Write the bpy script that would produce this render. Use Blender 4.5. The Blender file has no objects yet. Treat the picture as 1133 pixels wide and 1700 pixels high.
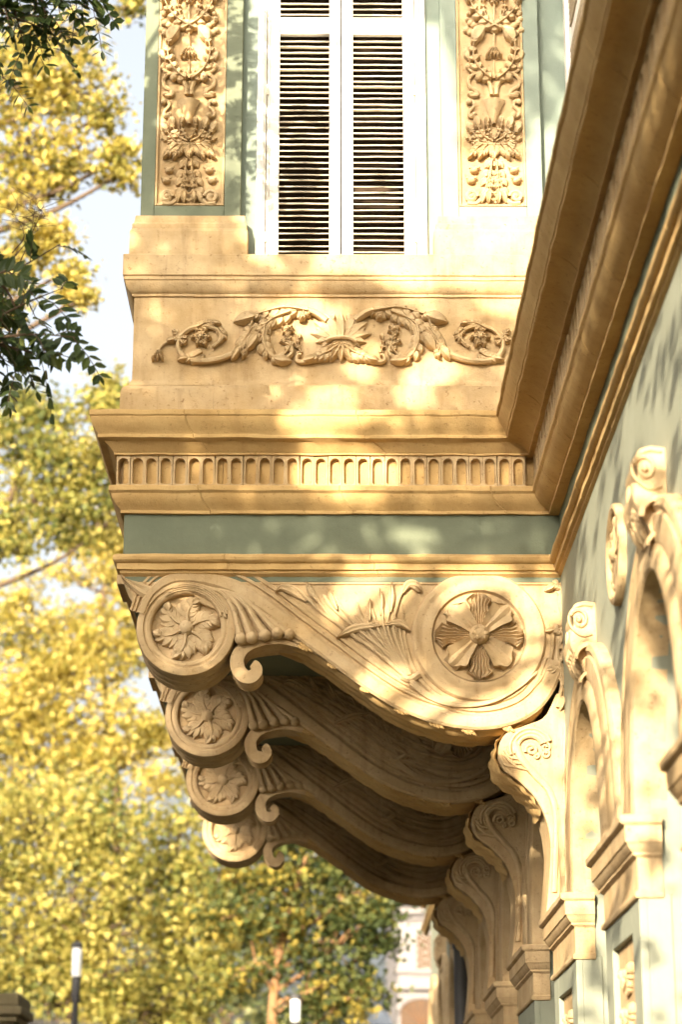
import bpy, math, random
import numpy as np
from mathutils import Vector, Matrix, noise
random.seed(7); rng = np.random.default_rng(11)
R = math.radians
SC = bpy.context.scene
COL = SC.collection

# ------------------------------------------------------------------ camera, sky, sun, exposure
PITCH, YAW, FPX = R(17.3718), R(0.3942), 3676.0
cam_d = bpy.data.cameras.new("camera"); cam = bpy.data.objects.new("camera", cam_d); COL.objects.link(cam)
cam.location = (0, 0, 1.6); cam.rotation_euler = (R(90) + PITCH, 0, -YAW)
cam_d.sensor_fit = 'VERTICAL'; cam_d.sensor_height = 36; cam_d.sensor_width = 24
cam_d.lens = 36 * FPX / 1700
cam_d.clip_start = 0.05; cam_d.clip_end = 2000
cam_d.dof.use_dof = True; cam_d.dof.focus_distance = 11.3; cam_d.dof.aperture_fstop = 2.1
SC.camera = cam
SUN = Vector((0.36, 1.0, -0.30)).normalized()            # the way the light travels
w = bpy.data.worlds.new("World"); SC.world = w; w.use_nodes = True
nt = w.node_tree; nt.nodes.clear()
sky = nt.nodes.new('ShaderNodeTexSky'); sky.sky_type = 'NISHITA'; sky.sun_disc = False
sky.sun_elevation = math.asin(-SUN.z); sky.sun_rotation = math.atan2(-SUN.x, -SUN.y)
sky.air_density = 1.0; sky.dust_density = 10.0; sky.ozone_density = 0.3
bg = nt.nodes.new('ShaderNodeBackground'); bg.inputs['Strength'].default_value = 0.096
wo = nt.nodes.new('ShaderNodeOutputWorld')
hz = nt.nodes.new('ShaderNodeHueSaturation'); hz.inputs['Saturation'].default_value = .36; hz.inputs['Value'].default_value = 1.65
nt.links.new(sky.outputs[0], hz.inputs['Color']); nt.links.new(hz.outputs[0], bg.inputs[0]); nt.links.new(bg.outputs[0], wo.inputs[0])
sl = bpy.data.lights.new("sun", 'SUN'); sl.energy = 5.0; sl.angle = R(0.53); sl.color = (1.0, 0.88, 0.69)
sun = bpy.data.objects.new("sun", sl); COL.objects.link(sun); sun.location = (-10, -30, 20)
sun.rotation_euler = SUN.to_track_quat('-Z', 'Y').to_euler()
SC.view_settings.view_transform = 'Standard'; SC.view_settings.look = 'None'
SC.view_settings.exposure = 1.72; SC.view_settings.gamma = 1.0

# ------------------------------------------------------------------ survey: picture measurements -> metres on real planes
D = 11.0                 # the bay's side face
XW = 1.21                # the long facade's lower wall
XU = 1.35                # the wall above the cornice
X0, DB = -1.05, 10.98    # frieze band planes of the bay
STEP = 2.13              # spacing of brackets and arches
YE = 17.8                # far end of the bay
_f = Vector((math.sin(YAW)*math.cos(PITCH), math.cos(YAW)*math.cos(PITCH), math.sin(PITCH)))
_r = Vector((math.cos(YAW), -math.sin(YAW), 0)); _u = _r.cross(_f)
def at(px, py, y):
    d = _f + _r*((px-566.5)/FPX) - _u*((py-850)/FPX); t = y/d.y
    return (d.x*t, y, 1.6 + d.z*t)
def fp(px, py):
    p = at(px, py, D); return (p[0], p[2])
def zf(py): return at(566, py, D)[2]
def xf(px, py): return at(px, py, D)[0]
def fps(pts): return [fp(*p) for p in pts]
PX = 0.0032              # metres per picture pixel on the face, roughly

# ------------------------------------------------------------------ materials
def new_mat(name):
    m = bpy.data.materials.new(name); m.use_nodes = True
    n = m.node_tree.nodes; return m, n, m.node_tree.links, n['Principled BSDF']
def mnoise(n, l, vec, scale, detail=6, rough=.6, dim='3D'):
    t = n.new('ShaderNodeTexNoise'); t.inputs['Scale'].default_value = scale
    t.inputs['Detail'].default_value = detail; t.inputs['Roughness'].default_value = rough
    if vec: l.new(vec, t.inputs['Vector'])
    return t.outputs['Fac']
def ramp(n, l, fac, stops):
    r = n.new('ShaderNodeValToRGB'); e = r.color_ramp.elements
    while len(e) < len(stops): e.new(.5)
    for k, (p, c) in enumerate(stops):
        e[k].position = p; e[k].color = (*c, 1) if len(c) == 3 else c
    l.new(fac, r.inputs[0]); return r.outputs[0]
def mix(n, l, fac, a, b, mode='MIX'):
    m = n.new('ShaderNodeMix'); m.data_type = 'RGBA'; m.blend_type = mode
    for s, v in ((m.inputs[0], fac), (m.inputs[6], a), (m.inputs[7], b)):
        if hasattr(v, 'node'): l.new(v, s)
        elif isinstance(v, (int, float)): s.default_value = v
        else: s.default_value = (*v, 1)
    return m.outputs[2]
def stony(name, c1, c2, dark, rough=.9, bump=.55, pits=.7, streak=.5, sc=1.0, dist=.006):
    m, n, l, b = new_mat(name)
    g = n.new('ShaderNodeNewGeometry'); pos = g.outputs['Position']
    big = mnoise(n, l, pos, 3.1*sc, 10, .7)
    c = mix(n, l, ramp(n, l, big, [(.32, (0,0,0)), (.68, (1,1,1))]), c1, c2)
    mp = n.new('ShaderNodeMapping'); mp.inputs['Scale'].default_value = (9, 9, 1.1); l.new(pos, mp.inputs[0])
    st = ramp(n, l, mnoise(n, l, mp.outputs[0], 1.6*sc, 5, .6), [(.53, (0,0,0)), (.82, (1,1,1))])
    f = n.new('ShaderNodeMath'); f.operation = 'MULTIPLY'; l.new(st, f.inputs[0]); f.inputs[1].default_value = streak
    c = mix(n, l, f.outputs[0], c, dark)
    pit = ramp(n, l, mnoise(n, l, pos, 42*sc, 7, .7), [(.30, (1,1,1)), (.42, (0,0,0))])
    f2 = n.new('ShaderNodeMath'); f2.operation = 'MULTIPLY'; l.new(pit, f2.inputs[0]); f2.inputs[1].default_value = pits
    c = mix(n, l, f2.outputs[0], c, dark)
    fine = mnoise(n, l, pos, 130*sc, 4, .7)
    c = mix(n, l, ramp(n, l, fine, [(.3, (.86,.86,.86)), (.7, (1.1,1.1,1.1))]), c, c, 'MIX')
    l.new(c, b.inputs['Base Color']); b.inputs['Roughness'].default_value = rough
    b.inputs['Specular IOR Level'].default_value = .25
    h = n.new('ShaderNodeMath'); h.operation = 'ADD'
    h1 = mnoise(n, l, pos, 28*sc, 8, .65)
    h2 = n.new('ShaderNodeMath'); h2.operation = 'MULTIPLY'; l.new(fine, h2.inputs[0]); h2.inputs[1].default_value = .4
    l.new(h1, h.inputs[0]); l.new(h2.outputs[0], h.inputs[1])
    bp = n.new('ShaderNodeBump'); bp.inputs['Strength'].default_value = bump; bp.inputs['Distance'].default_value = dist
    l.new(h.outputs[0], bp.inputs['Height']); l.new(bp.outputs[0], b.inputs['Normal'])
    return m
STONE = stony('stone', (.54,.395,.22), (.38,.25,.11), (.15,.07,.022))
CARVED = stony('carved_stone', (.55,.41,.235), (.42,.285,.135), (.17,.085,.03), streak=.2)
CORN = stony('cornice_stone', (.55,.37,.155), (.42,.26,.095), (.16,.075,.022), streak=.22, pits=.6, bump=.5)
GREEN = stony('sage_paint', (.155,.17,.11), (.125,.14,.09), (.08,.09,.05), rough=.75, bump=.22, pits=.25, streak=.15)
GREENW = stony('pale_sage_plaster', (.28,.285,.21), (.24,.245,.175), (.17,.18,.115), rough=.8, bump=.2, pits=.15, streak=.25)
GREENU = stony('blue_sage_paint', (.22,.255,.20), (.18,.215,.17), (.12,.14,.105), rough=.75, bump=.22, pits=.2, streak=.2)
WHITE = stony('white_paint', (.66,.63,.57), (.57,.53,.46), (.38,.31,.22), rough=.6, bump=.15, pits=.2, streak=.25)
SLAT = stony('weathered_slat_paint', (.66,.60,.49), (.52,.45,.34), (.22,.15,.09), rough=.75, bump=.35, pits=.75, streak=.45, sc=1.6)
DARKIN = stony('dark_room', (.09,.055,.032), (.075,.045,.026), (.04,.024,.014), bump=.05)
BROWNW = stony('brown_wood', (.16,.085,.04), (.12,.06,.03), (.06,.03,.015), bump=.2)
PIPE = stony('dark_iron', (.07,.066,.062), (.055,.052,.05), (.05,.035,.025), rough=.5, bump=.1)
PALE = stony('pale_render', (.20,.18,.17), (.175,.158,.148), (.12,.105,.095), bump=.1)
PAVE = stony('paving', (.055,.045,.03), (.045,.037,.025), (.03,.024,.016), sc=.6)
ASPH = stony('asphalt', (.06,.058,.055), (.045,.044,.043), (.03,.03,.03), sc=.8)
def bark(name, c1, c2):
    return stony(name, c1, c2, tuple(v*.45 for v in c1), bump=.6, pits=.6, streak=.6, sc=.7, dist=.02)
BARK = bark('bark', (.12,.08,.048), (.08,.052,.032))
BARKO = bark('orange_lit_bark', (.30,.16,.07), (.19,.10,.045))  # orange light on the trunk is put into this bark colour
def leafy(name, stops, trans=.52, rough=.55):
    m, n, l, b = new_mat(name)
    a = n.new('ShaderNodeAttribute'); a.attribute_name = 'tint'
    c = ramp(n, l, a.outputs['Fac'], stops)
    l.new(c, b.inputs['Base Color']); b.inputs['Roughness'].default_value = rough
    b.inputs['Specular IOR Level'].default_value = .3
    t = n.new('ShaderNodeBsdfTranslucent'); l.new(c, t.inputs[0])
    s = n.new('ShaderNodeMixShader'); s.inputs[0].default_value = trans
    l.new(b.outputs[0], s.inputs[1]); l.new(t.outputs[0], s.inputs[2])
    l.new(s.outputs[0], n['Material Output'].inputs[0]); return m
YEL = leafy('yellow_leaves', [(0, (.11,.125,.035)), (.35, (.31,.27,.06)), (.7, (.52,.41,.085)), (1, (.64,.54,.18))])
OLV = leafy('olive_leaves', [(0, (.07,.095,.03)), (.4, (.17,.19,.05)), (.75, (.33,.30,.065)), (1, (.50,.42,.11))])
GRN = leafy('green_leaves', [(0, (.04,.055,.018)), (.5, (.10,.125,.035)), (.85, (.21,.205,.05)), (1, (.42,.32,.06))])
TEAL = leafy('far_green_leaves', [(0, (.10,.13,.06)), (.6, (.18,.20,.09)), (1, (.36,.33,.12))])
DKG = leafy('dark_green_leaves', [(0, (.03,.05,.014)), (.65, (.065,.095,.024)), (1, (.17,.20,.04))], trans=.4, rough=.4)

# ------------------------------------------------------------------ mesh helpers
WOFF = [0.0]
class MB:
    def __init__(s): s.v = []; s.f = []
    def add(s, vs, fs):
        o = len(s.v); s.v += [tuple(v) for v in vs]; s.f += [tuple(i+o for i in f) for f in fs]
    def box(s, a, b):
        x0,y0,z0 = a; x1,y1,z1 = b
        s.add([(x0,y0,z0),(x1,y0,z0),(x1,y1,z0),(x0,y1,z0),(x0,y0,z1),(x1,y0,z1),(x1,y1,z1),(x0,y1,z1)],
              [(0,3,2,1),(4,5,6,7),(0,1,5,4),(1,2,6,5),(2,3,7,6),(3,0,4,7)])
    def grid(s, rows, closed=False):
        n = len(rows[0]); vs = [p for r in rows for p in r]; fs = []
        for i in range(len(rows)-1):
            for j in range(n if closed else n-1):
                k = (j+1) % n; fs.append((i*n+j, i*n+k, (i+1)*n+k, (i+1)*n+j))
        s.add(vs, fs)
    def prism_y(s, poly, y0, y1, rows=1):
        n = len(poly); rr = []
        for i in range(rows+1):
            y = y0+(y1-y0)*i/rows; rr.append([(p[0], y, p[1]) for p in poly])
        s.grid(rr, True); o = len(s.v)-n*(rows+1)
        s.f.append(tuple(range(o, o+n))); s.f.append(tuple(reversed(range(o+n*rows, o+n*(rows+1)))))
    def build(s, name, mat, parent=None, loc=(0,0,0), bevel=0, smooth=38, wear=0, wsc=9, recalc=True):
        me = bpy.data.meshes.new(name)
        v = s.v
        if wear:
            v = []
            for p in s.v:
                q = Vector(p)*wsc+Vector((WOFF[0], 0, WOFF[0]*.7)); d = noise.noise_vector(q)*wear + noise.noise_vector(q*4.1)*wear*.5
                v.append((p[0]+d.x, p[1]+d.y, p[2]+d.z))
        me.from_pydata(v, [], s.f); me.update()
        if recalc:
            import bmesh
            bm = bmesh.new(); bm.from_mesh(me); bmesh.ops.recalc_face_normals(bm, faces=bm.faces); bm.to_mesh(me); bm.free()
        if smooth:
            me.shade_smooth(); me.set_sharp_from_angle(angle=R(smooth))
        me.materials.append(mat)
        o = bpy.data.objects.new(name, me); COL.objects.link(o); o.location = loc
        if parent: o.parent = parent
        if bevel:
            b = o.modifiers.new('edge', 'BEVEL'); b.width = bevel; b.segments = 2; b.limit_method = 'ANGLE'; b.angle_limit = R(35)
        return o
def thing(name, label, cat, group=None, loc=(0,0,0)):
    o = bpy.data.objects.new(name, None); COL.objects.link(o); o.location = loc
    o['label'] = label; o['category'] = cat
    if group: o['group'] = group
    return o
def structure(o): o['kind'] = 'structure'; return o
def boxo(name, a, b, mat, parent, bevel=.004, **k):
    m = MB(); m.box(a, b); return m.build(name, mat, parent, bevel=bevel, **k)
def curve(pts, n):
    P = [np.array(p, float) for p in pts]; P = [2*P[0]-P[1]] + P + [2*P[-1]-P[-2]]; m = len(pts)-1; out = []
    for i in range(n+1):
        u = i/n*m; k = min(int(u), m-1); t = u-k; a,b,c,d = P[k:k+4]
        out.append(.5*((2*b)+(-a+c)*t+(2*a-5*b+4*c-d)*t*t+(-a+3*b-3*c+d)*t**3))
    return out
def onface(x, z, wv): return (x, D-wv, z)              # the bay's side face
def onloc(x, z, wv): return (x, -wv, z)                # the same, local to a bracket
def spiral(cx, cz, r0, r1, a0, turns, n=24):           # degrees, signed turns
    return [(cx+(r0+(r1-r0)*i/n)*math.cos(R(a0+360*turns*i/n)), cz+(r0+(r1-r0)*i/n)*math.sin(R(a0+360*turns*i/n))) for i in range(n+1)]
def tube(mb, pts, rad, M=onface, n=24, base=0., sides=7, flat=1.0, smoothpath=True, cap=True):
    C = curve(pts, n) if smoothpath else [np.array(p, float) for p in pts]; n = len(C)-1; rows = []
    for i, c in enumerate(C):
        t = C[min(i+1, n)]-C[max(i-1, 0)]; L = math.hypot(t[0], t[1]) or 1; nx, nz = -t[1]/L, t[0]/L
        r = rad(i/n) if callable(rad) else rad
        wv = base if len(c) < 3 else c[2]
        rows.append([M(c[0]+nx*r*math.cos(a), c[1]+nz*r*math.cos(a), wv+r*flat*math.sin(a)) for a in [2*math.pi*k/sides for k in range(sides)]])
    mb.grid(rows, True); o = len(mb.v)-sides*(n+1)
    if cap:
        mb.f.append(tuple(range(o, o+sides))); mb.f.append(tuple(range(o+sides*n, o+sides*(n+1))))
def tube3(mb, pts, rad, n=16, sides=7):                 # tube along a 3-D path
    C = curve(pts, n); rows = []
    for i, c in enumerate(C):
        t = Vector(C[min(i+1, n)]-C[max(i-1, 0)]).normalized(); a = t.cross(Vector((.31,.22,.92))).normalized(); b = t.cross(a)
        r = rad(i/n) if callable(rad) else rad
        rows.append([tuple(Vector(c)+a*r*math.cos(q)+b*r*math.sin(q)) for q in [2*math.pi*k/sides for k in range(sides)]])
    mb.grid(rows, True)
def lathe(mb, cx, cz, prof, M=onface, seg=56, wob=0):
    rows = []
    for r, wv in prof:
        rows.append([M(cx+r*math.cos(2*math.pi*k/seg)*(1+wob*math.sin(3*2*math.pi*k/seg+1)), cz+r*math.sin(2*math.pi*k/seg), wv) for k in range(seg)])
    mb.grid(rows, True)
def ball(mb, cx, cz, wv, r, M=onface, seg=10, rings=6, sq=1.0):
    rows = []
    for i in range(rings+1):
        a = -math.pi/2*.6+(math.pi/2*1.6)*i/rings
        rr = r*math.cos(a); rows.append([M(cx+rr*math.cos(2*math.pi*k/seg), cz+rr*math.sin(2*math.pi*k/seg)*sq, wv+r*math.sin(a)) for k in range(seg)])
    mb.grid(rows, True)
def lobe(mb, x, z, ang, L, W, h, base, M, bend=0.0, groove=.25):
    """one rounded, pointed lobe of a carved leaf with an undercut edge"""
    rows = []; n = 6; px, pz, a = x, z, ang
    for i in range(n+1):
        u = i/n; wd = W*max(.06, math.sin(math.pi*min(.985, .12+.88*u**.85)))**.8
        hh = h*(.55+.45*math.sin(math.pi*min(1, .25+.75*u)))*(1 if u < .7 else 1-.45*((u-.7)/.3)**2)
        nx, nz = -math.sin(a), math.cos(a); row = []
        for s_ in (-1, -.93, -.55, 0, .55, .93, 1):
            k = 0 if abs(s_) == 1 else (1-.55*s_*s_ - (groove if s_ == 0 else 0))
            f = .86 if abs(s_) == 1 else 1
            row.append(M(px+nx*s_*f*wd, pz+nz*s_*f*wd, base-.004 if abs(s_) == 1 else base+hh*k))
        rows.append(row); px += math.cos(a)*L/n; pz += math.sin(a)*L/n; a += bend/n
    mb.grid(rows)
def acan(mb, pts, hw, h, lobes=5, depth=.45, base=0.0, M=onface, tip=.3, lead=.5, bowl=.5, peak=.75, side=0, root=.1):
    """a carved acanthus leaf along a path: lobes fan off a midrib, each its own ridge with a deep valley beside it"""
    lobes = max(2, min(lobes, 6)); N = 24; C = curve(pts, N); tot = sum(math.hypot(*(C[i+1]-C[i])[:2]) for i in range(N)); h = h*1.25
    nl = max(2, min(lobes, int(tot/max(hw, 1e-4)*1.5)+1))
    def tang(i):
        T = C[min(i+1, N)]-C[max(i-1, 0)]; return math.atan2(T[1], T[0])
    for k in range(nl):
        t = .08+.74*k/nl; i = int(t*N); pr = math.sin(math.pi*min(1, root*.9+.12+(.86-root*.5)*t**peak))**.7; ang = tang(i)
        for sg in (-1, 1):
            L = hw*1.28*pr*(.45 if side and sg*side < 0 else 1)*random.uniform(.92, 1.08)
            lobe(mb, C[i][0], C[i][1], ang+sg*R(62-22*t), L, min(L*.5, tot/nl*.8), h*(.75+.35*t), base, M, bend=-sg*.75)
    i = int(.74*N); L = math.hypot(*(C[N]-C[i])[:2])
    lobe(mb, C[i][0], C[i][1], tang(i), L, max(L*.34, hw*.42), h*(1+tip*.5), base, M, bend=(tang(N)-tang(i)+math.pi) % (2*math.pi)-math.pi)
    tube(mb, [tuple(c[:2]) for c in C[:20:3]], lambda t: hw*(.17-.09*t), M=M, base=base+h*.55, n=12, sides=6, flat=max(.6, h*.45/(hw*.15)))
def blade(mb, pts, hw, h, base=0., M=onface):
    N = 16; C = curve(pts, N); rows = []
    for i, c in enumerate(C):
        T = C[min(i+1, N)]-C[max(i-1, 0)]; T = T/(math.hypot(*T) or 1); t = i/N; wd = hw*max(.05, math.sin(math.pi*min(.985, .1+.9*t)))
        rows.append([M(c[0]-T[1]*u*wd, c[1]+T[0]*u*wd, base+(h*(1-.5*u*u-(.3 if u == 0 else 0))*(.5+.5*t) if abs(u) < 1 else -.004)) for u in (-1, -.94, -.5, 0, .5, .94, 1)])
    mb.grid(rows)
def petal(mb, cx, cz, ang, L, hw, h, M, fold=.5, base=.0, plain=True):
    """a broad flower petal: plain ones turn their outer corners over, carved ones have a scalloped edge and fanned veins"""
    ca, sa = math.cos(R(ang)), math.sin(R(ang)); N = 16; rows = []
    S = (-1, -.97, -.7, -.35, 0, .35, .7, .97, 1) if plain else (-1, -.97, -.82, -.66, -.5, -.33, -.16, 0, .16, .33, .5, .66, .82, .97, 1)
    for i in range(N+1):
        t = i/N; wd = hw*(.3+.95*t**1.1)*(1 if t < .85 else max(.55, 1-.45*((t-.85)/.15)**2)); row = []
        if not plain: wd *= 1-.26*abs(math.sin(math.pi*3.5*t))**.8*(t > .2)
        for s in S:
            a = abs(s); hh = h*(.4+.6*math.sin(math.pi*min(1, t*.8+.12)))*(.7+.35*a*a)
            if plain:
                hh += h*fold*max(0, a-.45)*t*1.6 + (h*.25 if s == 0 else 0); q = t*L*(1-.16*a**2*t)
            else:
                hh += h*.24*math.cos(s*math.pi*6.1)*min(1, t*1.6); q = t*L*(1-.06*t*abs(math.sin(s*math.pi*3))-.05*a*t)
            px, pz = q, s*wd
            row.append((cx+px*ca-pz*sa, cz+px*sa+pz*ca, base-.004 if a == 1 else base+hh))
        rows.append([M(*p) for p in row])
    rows.append([M(cx+L*.985*ca-s*wd*sa, cz+L*.985*sa+s*wd*ca, base-.004) for s in S])
    mb.grid(rows)
def subd(pts, step):
    out = []
    for a, b in zip(pts[:-1], pts[1:]):
        k = max(1, int(math.dist(a, b)/step)); out += [tuple(np.array(a)+(np.array(b)-np.array(a))*i/k) for i in range(k)]
    return out+[pts[-1]]
def moulding(prof, step=.05, far=True, near=3.2, joints=True):
    """sweep a profile [(projection on bay, projection on wall, z)] along the bay end, its side face and the long wall, mitred at the corners"""
    mb = MB(); rows = []
    def keys(ins):
        return [[(XW-pw+ins, 27.0, z), (XW-pw+ins, YE+pb-ins, z), (X0-pb+ins, YE+pb-ins, z), (X0-pb+ins, DB-pb+ins, z), (XW-pw+ins, DB-pb+ins, z), (XW-pw+ins, near, z)] for pb, pw, z in prof]
    K0_, K1_ = keys(0), keys(.007)
    col = lambda K, k, t: [tuple(np.array(q[k])*(1-t)+np.array(q[k+1])*t) for q in K]
    segs = [10, 6, 24, int(2.3/step), int((DB-near)/step)]; jr = random.Random(len(prof))
    for k in range(5):
        m = segs[k]; nxt = jr.randint(6, 14)
        for i in range(m+(k == 4)):
            rows.append(col(K0_, k, i/m))
            if joints and k > 2 and i == nxt and i < m-2:
                for dt, K in ((.40, K0_), (.42, K1_), (.50, K1_), (.52, K0_)): rows.append(col(K, k, (i+dt)/m))
                nxt = i+jr.randint(13, 22)
    mb.grid(rows); return mb
def smoothprof(pts, n=4):
    return pts

# ------------------------------------------------------------------ ground
def sheet(name, x0, y0, x1, y1, z, mat):
    m = MB(); m.add([(x0,y0,z),(x1,y0,z),(x1,y1,z),(x0,y1,z)], [(0,1,2,3)]); return structure(m.build(name, mat, smooth=0))
sheet('ground', -600, -600, 600, 900, -.15, PAVE)
sheet('road', -9.5, -120, -3.6, 300, -.146, ASPH)
pv = MB(); pv.box((-3.5, -60, -.149), (1.6, 120, 0)); structure(pv.build('pavement', PAVE, bevel=.02))
kb = MB()
for i in range(90): kb.box((-3.62, -20+i*1.0, -.148), (-3.503, -19.01+i*1.0, .004))
structure(kb.build('kerb', STONE, bevel=.01))

# ================================================================== THE PALACE
PAL = thing('palace', 'cream stone and sage green palace with a carved bay window on scroll brackets', 'building')
zb = 4.68
# --- bay: closed volume behind the trim (green field), opening for the window
xl, xr = -1.0, XU+.3
wx0, wx1, wz0 = xf(424, 430), xf(711, 430), zf(430)
YR = D+.09
m = MB()
m.box((xl, YR, 6.3), (wx0, YE-.05, 12)); m.box((wx1, YR, 6.3), (xr, YR+.4, 12))
m.box((wx0, YR+.001, 9.0), (wx1, YR+.3, 12)); m.box((wx0, YR+.002, 6.3), (wx1, YR+.3, wz0-.005))
m.build('bay_wall', GREENU, PAL, bevel=.004)
# room behind the shutters, coloured dark so the slat gaps show dark
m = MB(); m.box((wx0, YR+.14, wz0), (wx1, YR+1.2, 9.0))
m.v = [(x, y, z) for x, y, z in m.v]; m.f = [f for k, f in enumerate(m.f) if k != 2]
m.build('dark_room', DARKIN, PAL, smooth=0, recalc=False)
# --- window frame and shutters
sx = dict(fo=xf(424,300), fi=xf(440,300), mid=xf(566.5,300), fi2=xf(693,300), fo2=xf(711,300))
zt, zbm = 8.95, wz0
fr = MB()
fr.box((sx['fo']+.003, YR-.03, zbm), (sx['fi'], YR+.13, zt)); fr.box((sx['fi2'], YR-.03, zbm), (sx['fo2']-.003, YR+.13, zt)); fr.box((sx['fi']+.001, YR-.028, zt-.05), (sx['fi2']-.001, YR+.12, zt))
for xa_, xb_ in ((sx['fi']-.022, sx['fi']-.010), (sx['fi2']+.010, sx['fi2']+.022)): fr.box((xa_, YR-.042, zbm+.001), (xb_, YR-.029, zt))
fr.build('window_frame', WHITE, PAL, bevel=.003)
slat_me = None
def make_shutter(xa, xb, sa, sb):
    global slat_me
    m = MB(); y0, y1 = YR-.015, YR+.025
    m.box((xa+.004, y0, zbm+.006), (sa, y1, zt-.06)); m.box((sb, y0, zbm+.006), (xb-.004, y1, zt-.06))
    for e in (xa+.012, xb-.020): m.box((e, y0-.008, zbm+.008), (e+.008, y0+.001, zt-.06))
    zr = [(zbm+.004, zf(413)), (zf(45), zf(17)), (zt-.12, zt-.06)]
    for a, b in zr: m.box((sa-.001, y0+.003, a), (sb+.001, y1-.003, b))
    sh = m.build('shutter', WHITE, PAL, bevel=.004)
    pitch = .0357; k = 0
    wd = sb-sa
    if slat_me is None:
        s = MB(); nseg = 8; rows = []
        prof = [(-.024,-.007),(.014,.009),(.014,.0155),(-.024,.000),(-.027,-.003)]
        for i in range(nseg+1):
            x = i/nseg; rows.append([(x, a+noise.noise((x*3, a*40, 1))*.0015, b+noise.noise((x*3.3, 5, 2))*.002) for a, b in prof])
        s.grid(rows, True); so = s.build('slat', SLAT, sh); slat_me = so.data; COL.objects.unlink(so); bpy.data.objects.remove(so)
    for a, b in ((zr[0][1], zr[1][0]), (zr[1][1], zr[2][0])):
        n = int((b-a)/pitch)
        for i in range(n):
            o = bpy.data.objects.new('slat', slat_me); COL.objects.link(o); o.parent = sh
            o.location = (sa-.002+random.uniform(-.001,.001), YR+.004+random.uniform(-.002,.002), a+pitch*(i+.45)+random.uniform(-.002,.002))
            o.scale = (wd+.004, 1, 1); o.rotation_euler = (R(random.gauss(0, 2.5) if random.random() < .93 else random.choice((-9, 8))), R(random.gauss(0, .3)), 0)
    hb = MB(); hx = xa+.006 if xa < .0 else xb-.006
    for zz in (zf(385), zf(140)): hb.box((hx-.008, y0-.012, zz-.03), (hx+.008, y0+.002, zz+.03))
    hb.build('hinge', SLAT, sh, bevel=.003)
    return sh
make_shutter(sx['fi'], sx['mid'], xf(462.5,300), xf(547,300))
make_shutter(sx['mid'], sx['fi2'], xf(587,300), xf(672,300))
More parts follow.
